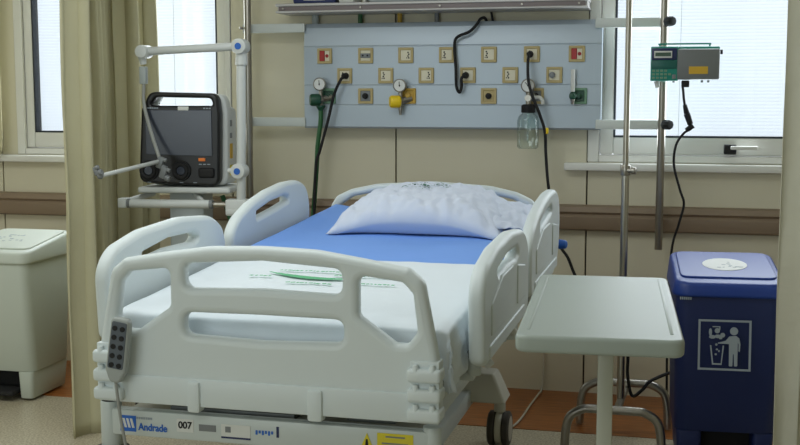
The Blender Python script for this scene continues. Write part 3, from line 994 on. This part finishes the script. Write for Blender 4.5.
# front bezel with integrated carrying handle loop
ol = fillet([(-0.232, 0.02), (0.155, 0.005), (0.162, 0.34), (0.152, 0.435), (-0.17, 0.442), (-0.212, 0.36)], 0.045, 6)
hl = fillet([(-0.175, 0.378), (-0.14, 0.417), (0.118, 0.412), (0.132, 0.378)], 0.02, 5)
rs = fillet([(-0.222, 0.012), (0.178, 0.004), (0.181, 0.34), (0.168, 0.43), (-0.165, 0.437), (-0.205, 0.36)], 0.045, 6)
MB().mesh(plate(rs, [hl], 0.09, 0.014), Matrix.Translation((0, 0.085, 0)) @ UPXZ).build('rear_shell', M['vent'], vt)
MB().mesh(plate(ol, [hl], 0.06, 0.012), Matrix.Translation((0, 0.015, 0)) @ UPXZ).build('front_bezel', M['blackgloss'], vt)
MB().mesh(plate(fillet([(-0.192, 0.152), (0.124, 0.145), (0.124, 0.358), (-0.192, 0.358)], 0.008), [], 0.008, 0.002), Matrix.Translation((0, -0.016, 0)) @ UPXZ).build('screen', M['screen'], vt)
MB().box(0.058, 0.090, -0.021, -0.012, 0.122, 0.137, 0.002).build('alarm_light', M['orange'], vt)
MB().box(-0.035, 0.015, -0.022, -0.012, 0.356, 0.374, 0.002).build('top_label', M['paper'], vt)
lt = MB()
for k in range(5): lt.box(-0.182 + k * 0.011, -0.174 + k * 0.011, -0.018, -0.0148, 0.364, 0.370)
lt.build('front_print', M['greyprint'], vt)
lt = MB()
for k in range(3): lt.box(0.085 + k * 0.013, 0.094 + k * 0.013, -0.018, -0.0148, 0.363, 0.368)
lt.build('front_print', M['greyprint'], vt)
for (x, z, r_) in ((-0.180, 0.078, 0.048), (-0.025, 0.078, 0.048)):
    p_ = MB().lathe([(0, 0.004), (r_ * 0.45, 0.004), (r_ * 0.5, 0.016), (r_ * 0.72, 0.018), (r_ * 0.75, 0.006), (r_ * 0.92, 0.008), (r_, 0.0), (r_, -0.01)], (x, -0.015, z), 28, '-y').build('breathing_port', M['black'], vt)
    MB().rod((x, -0.028, z), (x, -0.012, z), r_ * 0.4, n=20).build('port_core', M['screen'], p_)
MB().box(0.058, 0.132, -0.024, -0.012, 0.045, 0.092, 0.01, 3).build('side_socket', M['black'], vt)
pr = MB()
for k in range(3): pr.box(0.06 + k * 0.02, 0.073 + k * 0.02, -0.0195, -0.014, 0.106, 0.110)
for x in (-0.180, -0.025, 0.04): pr.box(x - 0.008, x + 0.008, -0.0195, -0.014, 0.021, 0.024)
pr.build('port_print', M['greyprint'], vt)
MB().box(0.178, 0.1825, 0.085, 0.125, 0.13, 0.20).build('side_label', M['amber'], vt)
MB().box(0.178, 0.1825, 0.085, 0.125, 0.05, 0.10).build('side_label', M['ylabel'], vt)
MB().box(0.178, 0.183, 0.09, 0.12, 0.225, 0.25, 0.002).build('side_vent', M['greygas'], vt)
MB().box(0.178, 0.183, 0.09, 0.12, 0.28, 0.31, 0.002).build('side_vent', M['greygas'], vt)

am = thing('circuit_arm', 'white jointed breathing circuit arm reaching over the ventilator', 'arm', (-1.945, 4.83, 1.0))


def arm_seg(a, b, r):
    MB().rod(a, b, r, n=16, bev=0.002).build('arm_segment', M['vent'], am)


arm_seg((0, 0, 0.0), (0.012, 0, 0.70), 0.021)
MB().rod((-0.002, -0.04, 0.16), (-0.002, 0.03, 0.16), 0.035, n=24, bev=0.006).rod((-0.06, 0, 0.16), (0, 0, 0.16), 0.012, n=12).build('elbow_joint', M['vent'], am)
MB().rod((-0.002, -0.043, 0.16), (-0.002, -0.038, 0.16), 0.015, n=20).build('joint_badge', M['logo'], am)
MB().rod((0.012, -0.04, 0.722), (0.012, 0.03, 0.722), 0.035, n=24, bev=0.006).rod((0.012, 0, 0.64), (0.012, 0, 0.70), 0.028, 0.024, n=16).build('elbow_joint', M['vent'], am)
MB().rod((0.012, -0.043, 0.722), (0.012, -0.038, 0.722), 0.015, n=20).build('joint_badge', M['logo'], am)
arm_seg((-0.02, 0, 0.722), (-0.44, -0.02, 0.704), 0.019)
MB().rod((-0.455, -0.06, 0.702), (-0.455, 0.02, 0.702), 0.03, n=24, bev=0.005).rod((-0.455, -0.02, 0.702), (-0.487, -0.02, 0.702), 0.026, 0.022, n=16, bev=0.004).rod((-0.468, -0.02, 0.69), (-0.462, -0.02, 0.645), 0.022, 0.014, n=16).build('elbow_joint', M['vent'], am)
MB().box(-0.478, -0.446, -0.034, -0.006, 0.555, 0.635, 0.004).build('swivel_block', M['cart'], am)
MB().tube([(-0.462, -0.02, 0.56), (-0.458, -0.03, 0.46), (-0.41, -0.06, 0.33), (-0.352, -0.10, 0.215)], 0.0085, 10).build('flexible_rod', M['cable'], am)
MB().rod((-0.352, -0.10, 0.205), (-0.390, -0.58, 0.170), 0.0095, n=14, bev=0.002).build('hose_rod', M['vent'], am)
for (x, y, z, a) in ((-0.345, -0.11, 0.20, 20), (-0.325, -0.12, 0.155, 20), (-0.405, -0.585, 0.19, -20)):
    mt = Matrix.Translation((x, y, z)) @ Matrix.Rotation(R(a), 4, 'Y') @ Matrix.Scale(0.6 if a < 0 else 0.9, 4)
    c_ = MB()
    c_.box(-0.016, 0.016, -0.012, 0.012, -0.03, 0.03, 0.006, mtx=mt)
    c_.rod(tuple(mt @ Vector((0.016, 0, -0.02))), tuple(mt @ Vector((0.042, 0, -0.02))), 0.014, n=12, bev=0.003)
    c_.rod(tuple(mt @ Vector((0.0, 0, 0.02))), tuple(mt @ Vector((0.03, 0, 0.02))), 0.01, n=12, bev=0.003)
    c_.build('hose_clip', M['greygas'], am)
MB().ball((-0.390, -0.58, 0.170), 0.014).build('end_joint', M['greygas'], am)
cord('oxygen_hose', 'green hose slanting down from under the ventilator to the floor', [(-2.10, 4.98, 1.03), (-2.07, 4.97, 0.96), (-2.03, 4.96, 0.85), (-1.99, 4.96, 0.72), (-1.97, 4.98, 0.45), (-2.0, 5.02, 0.02)], 0.012, M['hose'], 'hose')

# ------------------------------------------------------------------ hospital bed
BX, BY = -1.066, 2.80
bed = thing('hospital_bed', 'white plastic hospital bed with four side rails in the middle', 'bed', (BX, BY, 0), R(-0.5))
half = [(0.15, 1.099, .3), (0.28, 1.080, .2), (0.40, 1.060, .03), (0.440, 1.028, .04), (0.474, 0.855, .2), (0.484, 0.80, .05), (0.488, 0.662, .012)]
out = [(0, 1.104, .5)] + half + [(-x, z, r) for x, z, r in half[::-1]]
sidehole = [(0.266, 1.038), (0.385, 1.024), (0.412, 0.995), (0.424, 0.895), (0.398, 0.862), (0.365, 0.862), (0.266, 0.932)]
lmir = [(-x, z) for x, z in sidehole[::-1]]
up = [(-0.222, 1.052), (0, 1.066), (0.222, 1.052), (0.222, 0.983), (0, 0.990), (-0.222, 0.983)]
lo = [(-0.226, 0.918), (0, 0.920), (0.226, 0.918), (0.226, 0.856), (0, 0.848), (-0.226, 0.856)]
fbm = plate(fillet(out, 0.03), [fillet(sidehole, 0.022), fillet(lmir, 0.022), fillet(up, 0.028), fillet(lo, 0.028)], 0.05, 0.018, 4)
f = MB().mesh(fbm, UPXZ.copy())
f.box(-0.485, 0.485, -0.031, 0.0, 0.660, 0.738, 0.006)
f.box(-0.213, -0.176, -0.041, 0.0, 0.646, 0.732, 0.008).box(0.130, 0.172, -0.041, 0.0, 0.646, 0.732, 0.008)
fb = f.build('footboard', M['bed'], bed, 35)
for s in (-1, 1):
    b = MB()
    for k in range(3):
        z = 0.666 + k * 0.052
        b.box(min(s * 0.402, s * 0.491), max(s * 0.402, s * 0.491), -0.048, 0.02, z, z + 0.036, 0.010, 3)
        b.box(min(s * 0.408, s * 0.485), max(s * 0.408, s * 0.485), -0.030, 0.02, z + 0.03, z + 0.054, 0.004)
        for dx in (0.424, 0.468):
            b.rod((s * dx, -0.037, z + 0.030), (s * dx, -0.037, z + 0.046), 0.011, 0.006, 12)
    b.build('corner_bumper', M['bed'], bed)
# headboard
hh = [(0.26, 1.104, .3), (0.38, 1.078, .1), (0.45, 1.045, .05), (0.478, 1.0, .05), (0.485, 0.66, .02)]
ho = [(0, 1.120, .5)] + hh + [(-x, z, r) for x, z, r in hh[::-1]]
hi = [(0, 1.083, .5), (0.25, 1.070, .2), (0.37, 1.045, .05), (0.435, 1.0, .04), (0.44, 0.93, .02), (-0.44, 0.93, .02), (-0.435, 1.0, .04), (-0.37, 1.045, .05), (-0.25, 1.070, .2)]
MB().mesh(plate(fillet(ho, 0.03), [fillet(hi, 0.03)], 0.045, 0.017, 4), Matrix.Translation((-0.025, 2.15, 0)) @ UPXZ).build('headboard', M['bed'], bed, 35)

near = [(0.12, 0.80, .03), (0.105, 1.00, .3), (0.165, 1.06, .3), (0.34, 1.092, .4), (0.62, 1.103, .5), (0.86, 1.085, .3), (0.955, 1.035, .3), (0.978, 0.95, .3), (0.975, 0.82, .04), (0.93, 0.788, .03), (0.17, 0.782, .04)]
nslot = [(0.325, 1.022), (0.52, 1.046), (0.70, 1.043), (0.745, 1.025), (0.70, 1.010), (0.52, 1.014), (0.36, 1.002)]
far = [(1.045, 0.82, .03), (1.032, 1.0, .3), (1.10, 1.054, .3), (1.24, 1.098, .4), (1.42, 1.129, .4), (1.60, 1.145, .4), (1.77, 1.145, .3), (1.87, 1.11, .3), (1.91, 1.02, .3), (1.885, 0.90, .06), (1.82, 0.83, .05), (1.70, 0.80, .1)]
fslot = [(1.27, 1.030), (1.275, 1.055), (1.42, 1.080), (1.58, 1.092), (1.63, 1.085), (1.63, 1.068), (1.50, 1.052)]
for s in (-1, 1):
    for nm, o_, h_, y0 in (('near', near, nslot, 0.0), ('far', far, fslot, 1.0)):
        m = MB().mesh(plate(fillet(o_, 0.03), [fillet(h_, 0.008)], 0.046, 0.017, 4), Matrix.Translation((s * 0.545, 0, 0)) @ YZ)
        # shallow raised fields moulded on the outer face
        yc = 0.0 if nm == 'near' else 0.93
        zz = 0.0 if nm == 'near' else 0.03
        for fld in ([(.22, .855), (.22, .945), (.40, 1.0), (.60, 1.002), (.64, .985), (.62, .935), (.45, .92), (.45, .855)], [(.19, .795), (.19, .835), (.86, .835), (.86, .795)], [(.70, .86), (.70, .99), (.87, .965), (.88, .86)]):
            m.mesh(plate(fillet([(y + yc, z + zz) for y, z in fld], 0.015, 4), [], 0.014, 0.005, 2), Matrix.Translation((s * 0.5655, 0, 0)) @ YZ)
        if s > 0:
            for v in m.bm.verts: v.co.y += 0.04; v.co.z -= 0.02
        rl = m.build('side_rail', M['bed'], bed, 35)
        ps = (0.30, 0.75) if nm == 'near' else (1.25, 1.65)
        for y in ps:
            MB().rod((s * 0.512, y, 0.715), (s * 0.512, y, 0.765), 0.023, n=20, bev=0.004).rod((s * 0.535, y, 0.76), (s * 0.535, y, 0.85), 0.012, n=12).box(min(s * 0.46, s * 0.515), max(s * 0.46, s * 0.515), y - 0.02, y + 0.02, 0.70, 0.725, 0.004).build('hinge_arm', M['bedsteel'], rl)
            MB().rod((s * 0.512, y, 0.766), (s * 0.512, y, 0.782), 0.020, n=20).build('hinge_cap', M['black'], rl)
            MB().rod((s * 0.545, y, 0.762), (s * 0.562, y, 0.742), 0.014, n=12, bev=0.003).build('release_button', M['logo'] if (nm == 'far' and y > 1.5) else M['paper'], rl)
# mattress platform and intermediate frame
dk = MB()
dk.box(-0.475, 0.475, 0.06, 2.10, 0.735, 0.752)
dk.build('mattress_deck', M['deck'], bed)
pf = MB()
for s in (-1, 1):
    pf.box(min(s * 0.435, s * 0.474), max(s * 0.435, s * 0.474), 0.03, 2.12, 0.695, 0.735, 0.006)
pf.box(-0.445, 0.445, 0.04, 0.085, 0.69, 0.735, 0.006).box(-0.445, 0.445, 2.07, 2.115, 0.69, 0.735, 0.006)
pf.build('upper_frame', M['bedsteel'], bed)
ifr = MB()
for s in (-1, 1):
    ifr.box(min(s * 0.365, s * 0.402), max(s * 0.365, s * 0.402), 0.03, 2.05, 0.556, 0.606, 0.006)
ifr.box(-0.37, 0.37, 2.0, 2.05, 0.545, 0.60, 0.006)
for y in (0.45, 1.0, 1.55): ifr.box(-0.38, 0.38, y, y + 0.05, 0.55, 0.59, 0.006)
ifr.build('lower_frame', M['bedsteel'], bed)
fbar = MB().box(-0.462, 0.462, 0.0, 0.04, 0.543, 0.618, 0.008).rod((0.455, 0.025, 0.540), (0.455, 0.025, 0.63), 0.026, n=20, bev=0.008)
fbar = fbar.build('foot_bar', M['bedsteel'], bed)
fbar.location = (0.0, 0, 0.012)
MB().box(-0.44, 0.44, 0.045, 0.24, 0.606, 0.616, 0.003).build('foot_tray', M['cover'], bed)
MB().box(-0.31, 0.06, 0.06, 0.22, 0.616, 0.632, 0.003).box(0.20, 0.34, 0.09, 0.20, 0.616, 0.64, 0.006).build('actuator_box', M['deck'], bed)
# IV socket post and bumper at the left foot corner
MB().rod((-0.50, 0.07, 0.50), (-0.50, 0.07, 0.635), 0.03, n=24, bev=0.004).rod((-0.50, 0.07, 0.58), (-0.44, 0.07, 0.58), 0.016, n=12).build('socket_post', M['bedsteel'], bed)
MB().rod((-0.50, 0.07, 0.635), (-0.50, 0.07, 0.65), 0.027, n=24).build('socket_cap', M['black'], bed)
MB().rod((-0.50, 0.07, 0.462), (-0.50, 0.07, 0.50), 0.052, n=28, bev=0.012).build('bumper_roller', M['tyre'], bed)
MB().rod((0.50, 1.05, 0.66), (0.50, 1.05, 0.74), 0.026, n=20, bev=0.004).build('socket_post', M['bedsteel'], bed)
MB().rod((0.50, 1.05, 0.74), (0.50, 1.05, 0.756), 0.024, n=20).build('socket_cap', M['black'], bed)
# lift columns, base chassis, covers
for y in (0.55, 1.65):
    MB().box(-0.10, 0.10, y - 0.09, y + 0.09, 0.26, 0.55, 0.01).build('lift_column', M['cart'], bed)
MB().box(-0.22, 0.22, 0.15, 1.95, 0.19, 0.265, 0.01).build('base_chassis', M['bedsteel'], bed)
MB().frustum((-0.39, 0.368, 1.80, 1.96), (-0.335, 0.315, 1.82, 1.94), 0.212, 0.335, 0.010, 3, 0.015).build('base_cover', M['cover'], bed)
MB().frustum((-0.375, 0.350, 0.18, 0.48), (-0.32, 0.302, 0.22, 0.44), 0.212, 0.335, 0.012, 3, 0.02).build('base_cover', M['cover'], bed)
for (x, y) in ((0.325, 1.92), (-0.335, 1.92), (0.305, 0.26), (-0.315, 0.26)):
    w = MB()
    c_ = MB().rod((x, y, 0.15), (x, y, 0.205), 0.025, n=16).rod((x - 0.014, y, 0.078), (x + 0.014, y, 0.078), 0.071, n=28, bev=0.004).build('caster', M['cover'], bed)
    for s in (-1, 1):
        wl = MB().lathe([(0.03, -0.016), (0.066, -0.016), (0.075, -0.010), (0.075, 0.010), (0.066, 0.016), (0.03, 0.016)], mtx=Matrix.Translation((x + s * 0.031, y, 0.0755)) @ Matrix.Rotation(R(90), 4, 'Y')).build('wheel', M['tyre'], c_)
        MB().rod((x + s * 0.014, y, 0.0755), (x + s * 0.048, y, 0.0755), 0.055, n=24, bev=0.003).build('wheel_hub', M['hub'], c_)
MB().rod((0.555, 2.04, 0.868), (0.588, 2.03, 0.868), 0.022, 0.017, n=18, bev=0.005).rod((0.46, 2.04, 0.868), (0.56, 2.04, 0.868), 0.010, n=10).build('release_knob', M['logo'], bed)
# stickers on the foot bar
FB = UPXZ


def label_box(x0, x1, z0, z1, m, name):
    return MB().box(x0, x1, -0.0016, 0.001, z0, z1).build(name, m, fbar)


lg = label_box(-0.434, -0.386, 0.557, 0.602, M['logo'], 'logo_patch')
st = MB()
for k in range(3):
    x = -0.427 + k * 0.0115
    st.prism([(x, 0.594), (x + 0.007, 0.594), (x + 0.014, 0.568), (x + 0.007, 0.568)], -0.0026, -0.0012)
st.build('logo_stripe', M['paper'], fbar, 40, True)
MB().mesh(text_mesh('Andrade', 0.029), Matrix.Translation((-0.335, -0.0015, 0.563)) @ UPXZ @ Matrix.Diagonal((0.86, 1, 1, 1))).build('maker_lettering', M['logo'], fbar)
ml_ = MB()
for k in range(7): ml_.box(-0.384 + k * 0.007, -0.379 + k * 0.007, -0.0018, 0.001, 0.594, 0.600)
ml_.build('fine_print', M['greyprint'], fbar)
label_box(-0.262, -0.212, 0.567, 0.604, M['paper'], 'number_plate')
MB().mesh(text_mesh('007', 0.027), Matrix.Translation((-0.237, -0.0025, 0.578)) @ UPXZ).build('number_lettering', M['black'], fbar)
label_box(-0.196, -0.146, 0.574, 0.592, M['greygas'], 'rating_plate')
q = label_box(-0.130, -0.045, 0.560, 0.598, M['paper'], 'inventory_label')
MB().box(-0.118, -0.102, -0.0024, 0, 0.576, 0.592).build('inventory_mark', M['greygas'], fbar)
MB().box(-0.130, -0.045, -0.0024, 0, 0.559, 0.564).build('inventory_stripe', M['navy'], fbar)
mk = MB()
for k in range(6): mk.box(-0.030 + k * 0.009, -0.0245 + k * 0.009, -0.0018, 0.001, 0.576 + (k % 2) * 0.004, 0.588)
mk.build('blue_print', M['logo'], fbar)
label_box(0.030, 0.037, 0.572, 0.602, M['navy'], 'mark_patch')
label_box(0.312, 0.410, 0.552, 0.607, M['ylabel'], 'warning_label')
wl = MB()
wl.box(0.335, 0.388, -0.0026, -0.001, 0.596, 0.600)
for k in range(3): wl.box(0.325, 0.397, -0.0026, -0.001, 0.578 - k * 0.009, 0.582 - k * 0.009)
wl.build('warning_print', M['deck'], fbar)
tri = MB().prism([(0.262, 0.552), (0.306, 0.552), (0.284, 0.604)], -0.0024, 0.0).build('warning_triangle', M['ylabel'], fbar, 40, True)
MB().prism([(0.279, 0.564), (0.289, 0.564), (0.2865, 0.588), (0.2815, 0.588)], -0.0034, -0.002).build('warning_mark', M['black'], fbar, 40, True)

# mattress, sheet, pillow
TILT = 0.055


def ztop(y): return 0.884 + TILT * (y - 0.09)


mt_ = thing('mattress', 'blue covered mattress on the hospital bed', 'mattress', (BX, BY, 0), R(-0.5))
b = MB().box(-0.478, 0.478, 0.085, 2.09, -0.125, 0.0, 0.035, 4)
for v in b.bm.verts:
    v.co.z = v.co.z * (1.0 if v.co.z > -0.06 else 1.0 + TILT * (v.co.y - 0.09) / 0.125) + ztop(v.co.y)
b.build('mattress_core', M['bluedeep'], mt_)


def cov(u, v):
    # blue fitted cover on top, draped over the upper sides
    s = -0.535 + 1.07 * u
    y = 0.85 + 1.25 * v
    x = max(-0.482, min(0.482, s))
    dz = abs(s) - 0.482
    z = ztop(y) + 0.005
    if dz > 0:
        z -= dz
    else:
        e = max(0, abs(s) - 0.455)
        z -= e * e * 8
        z += 0.004 * wob(s * 5, y * 4, 1.0)
        if x < -0.40: z += 0.012 * (-(x + 0.40) / 0.08)
    return Vector((x, y, z))


o = MB().grid(cov, 48, 60).build('fitted_cover', M['blue'], mt_, 180)
o.modifiers.new('thickness', 'SOLIDIFY').thickness = 0.003

sheet = thing('bed_sheet', 'white printed sheet covering the foot half of the mattress', 'sheet', (BX, BY, 0), R(-0.5))


def shf(u, v):
    s = -0.645 + 1.29 * u
    lowr = 0.012 + 0.075 * min(1, max(0, (abs(s) - 0.40) / 0.07))
    t_ = -lowr + (0.895 + lowr) * v
    W_ = 0.490
    dx = abs(s) - W_
    y = t_
    dzx = dzy = 0.0
    x = s
    if dx > 0:
        x = math.copysign(W_, s); dzx = dx
    if t_ < 0.072:
        y = 0.072; dzy = 0.072 - t_
    z = ztop(y) + 0.011
    drop = max(dzx, dzy)
    # rounded edges
    ex = max(0, abs(x) - 0.46); ey = max(0, 0.10 - y)
    z -= ex * ex * 10 + ey * ey * 10
    w = 0.5 * wob(s * 7, t_ * 7, 3.0) + 0.5 * wob(s * 16, t_ * 13, 8.0)
    if drop > 0:
        z -= drop
        k = min(1, drop / 0.05)
        if dzx >= dzy:
            x += math.copysign((0.014 * k) * (0.6 + wob(t_ * 12 + s * 3, drop * 9, 1.0) + 0.6 * wob(t_ * 28, drop * 24, 4.0)), s)
        if dzy > 0:
            y -= 0.004 * k * (0.5 + w)
    else:
        z += 0.0035 * w + 0.003 * wob(s * 3, t_ * 3)
    return Vector((x, y, z))


o = MB().grid(shf, 150, 110).build('sheet_cloth', M['white'], sheet, 180)
o.modifiers.new('thickness', 'SOLIDIFY').thickness = 0.0025


def on_sheet(x, y): return ztop(y) + 0.018


# printed crest and lettering strokes in green, as on the photo far too small to read
pr = MB()


def stroke(x0, y0, x1, y1, w):
    p = Vector((x0, y0)); q_ = Vector((x1, y1)); d = (q_ - p).normalized() * w / 2
    n_ = Vector((-d.y, d.x))
    pts = [p - n_, q_ - n_, q_ + n_, p + n_]
    pr.bm.faces.new([pr.bm.verts.new((a.x, a.y, on_sheet(a.x, a.y))) for a in pts])


x = -0.27
for line_y, x0, x1 in ((0.665, -0.20, 0.10), (0.49, -0.12, 0.02), (0.51, 0.08, 0.22), (0.57, -0.27, -0.20), (0.615, 0.0, 0.18)):
    pr = MB()
    x = x0
    while x < x1:
        w = random.uniform(0.006, 0.014)
        stroke(x, line_y, x + w, line_y + random.uniform(-0.006, 0.006), 0.012)
        x += w + random.uniform(0.003, 0.007)
    pr.build('printed_line', M['ink'], sheet, 180)
pr = MB()
for k in range(10):
    a0, a1 = k / 10, (k + 1) / 10
    fx = lambda a: -0.225 + 0.30 * a
    fy = lambda a: 0.63 - 0.07 * math.sin(a * 2.2)
    stroke(fx(a0), fy(a0), fx(a1), fy(a1), 0.03 * math.sin(PI * (k + 0.7) / 11) + 0.004)
pr.build('printed_emblem', M['ink'], sheet, 180)

PX, PY = -0.03 + 0.0, 1.60
pl = thing('pillow', 'large white pillow lying at the head of the blue mattress', 'pillow', (BX + 0.112, BY + 1.61, ztop(1.61) + 0.012), R(-2))


def pil(u, v, side, off=0.0):
    a, b = u * 2 - 1, v * 2 - 1
    ea = max(0.0, 1 - abs(a) ** 3.0); eb = max(0.0, 1 - abs(b) ** 2.8)
    hgt = (ea * eb) ** 0.46
    cor = (a * a * b * b) ** 1.5
    x = -0.025 + 0.352 * a * (1 - 0.07 * (1 - b * b) * a * a)
    y = 0.235 * b * (1 - 0.08 * (1 - a * a) * b * b)
    seam = 0.065 * (1 - cor) * (1 - 0.75 * abs(a) ** 3)
    wr = 0.012 * wob(a * 4 + b, b * 3 - a, 5.0) + 0.009 * wob(a * 9, b * 4 + a * 3, 9.0)
    wr += 0.026 * wob(a * 11 + 2 * b, b * 2.0, 2.0) * max(0.0, -b) + 0.016 * abs(wob(a * 7 - 3 * b, b * 6 + a * 2, 7.0)) * (1 - 0.5 * b)
    if side > 0:
        z = seam + 0.090 * hgt + wr * min(1, hgt * 1.6)
    else:
        z = seam - 0.10 * (ea * eb) ** 0.85
    z += TILT * y + 0.012 * b + off
    return Vector((x, y, max(z, -0.003 + TILT * y)))


g2 = MB().grid(lambda u, v: pil(u, v, 1), 72, 56).grid(lambda u, v: pil(u, v, -1), 72, 56, True)
bmesh.ops.remove_doubles(g2.bm, verts=list(g2.bm.verts), dist=0.0004)
g2.build('pillowcase', M['pillow'], pl, 180)


def flap(u, v):
    # loose open end of the pillowcase on the right
    a, b = u, v * 2 - 1
    x = 0.245 + 0.160 * a
    y = 0.02 + (0.225 - 0.045 * a) * b
    z = 0.05 - 0.02 * a + 0.025 * b + 0.05 * (1 - a) * (1 - b * b) ** 0.6 + 0.020 * math.sin(b * 7 + a * 3) * a + 0.012 * wob(a * 6, b * 6, 2)
    return Vector((x, y, max(z, 0.002 + TILT * y)))


o = MB().grid(flap, 24, 40).build('pillowcase_flap', M['pillow'], pl, 180)
o.modifiers.new('thickness', 'SOLIDIFY').thickness = 0.003
pr = MB()
for row, (b0, a0, a1) in enumerate(((-0.02, -0.16, 0.22), (-0.14, -0.28, 0.24), (-0.26, -0.10, 0.04), (0.12, -0.3, 0.26))):
    a = a0
    while a < a1:
        w = random.uniform(0.015, 0.04)
        hb = 0.055 if row == 0 else 0.022
        q = [pil((a + 1) / 2, (b0 + 1) / 2, 1, .007), pil((a + w + 1) / 2, (b0 + 1) / 2, 1, .007), pil((a + w + 1) / 2, (b0 + hb + 1) / 2, 1, .007), pil((a + 1) / 2, (b0 + hb + 1) / 2, 1, .007)]
        pr.bm.faces.new([pr.bm.verts.new(p) for p in q])
        a += w + random.uniform(0.008, 0.02)
pr.build('printed_emblem', M['inkd'], pl, 180)

# remote control hanging on the footboard
rc = thing('bed_remote', 'grey bed remote control hanging on the footboard left corner', 'remote control', (-1.461, 2.735, 0.818), 0)
rm = Matrix.Rotation(R(8), 4, 'Y')
ol = fillet([(-0.027, 0.088), (0.027, 0.088), (0.030, -0.06), (0.014, -0.092), (-0.014, -0.092), (-0.030, -0.06)], 0.016, 5)
MB().mesh(plate(ol, [], 0.026, 0.007), rm @ UPXZ).build('remote_body', M['remote'], rc)
MB().mesh(plate(fillet([(-0.022, 0.078), (0.022, 0.078), (0.023, -0.052), (-0.023, -0.052)], 0.006), [], 0.003, 0.001, 1), rm @ Matrix.Translation((0, -0.0135, 0)) @ UPXZ).build('keypad', M['remkeys'], rc)
for r_ in range(5):
    for s in (-1, 1):
        MB().rod((0, 0, 0), (0, -0.003, 0), 0.0072, n=14).build('button', M['black'], rc).matrix_local = rm @ Matrix.Translation((s * 0.011, -0.0145, 0.060 - r_ * 0.0255))
MB().tube([(-0.013, 0, -0.09), (-0.008, -0.002, -0.13), (0.002, -0.004, -0.20), (0.013, -0.002, -0.27), (0.02, 0.0, -0.33), (0.05, 0.03, -0.37), (0.09, 0.06, -0.34), (0.07, 0.08, -0.30), (0.03, 0.06, -0.33), (0.06, 0.05, -0.38)], 0.0045, 8).build('cable', M['cable'], rc, 80)
MB().box(-0.01, 0.01, 0.010, 0.05, 0.02, 0.07, 0.004).build('hook', M['remote'], rc)

# ------------------------------------------------------------------ overbed table
tb = thing('overbed_table', 'pale grey overbed table on a single post right of the bed', 'table', (-0.188, 2.937, 0), R(3.2))
hx, hy, zt = 0.187, 0.448, 0.967
top = MB().mesh(plate(fillet([(-hx, -hy), (hx, -hy), (hx, hy), (-hx, hy)], 0.035, 6), [], 0.040, 0.010, 4), Matrix.Translation((0, 0, zt - 0.020)))
top.build('tabletop', M['table'], tb, 35)
for s in (-1, 1):
    MB().box(s * (hx - 0.026) - 0.004, s * (hx - 0.026) + 0.004, -hy + 0.07, hy - 0.05, zt - 0.004, zt + 0.0015, 0.0015).build('edge_ridge', M['table'], tb)
MB().box(-0.004, 0.034, -0.19, -0.14, 0.06, zt - 0.045, 0.005).build('post', M['tpost'], tb)
MB().box(-0.03, 0.034, -0.30, 0.10, zt - 0.062, zt - 0.044, 0.004).build('top_bracket', M['tpost'], tb)
MB().box(-0.03, 0.034, -0.30, 0.42, 0.075, 0.11, 0.008).build('base_beam', M['tpost'], tb)
for y in (-0.28, 0.40):
    MB().box(-0.26, 0.26, y - 0.025, y + 0.025, 0.055, 0.09, 0.008).build('base_foot', M['tpost'], tb)
    for x in (-0.24, 0.24):
        MB().rod((x - 0.012, y, 0.027), (x + 0.012, y, 0.027), 0.027, n=18, bev=0.003).rod((x, y, 0.03), (x, y, 0.06), 0.008, n=10).build('caster', M['tyre'], tb)
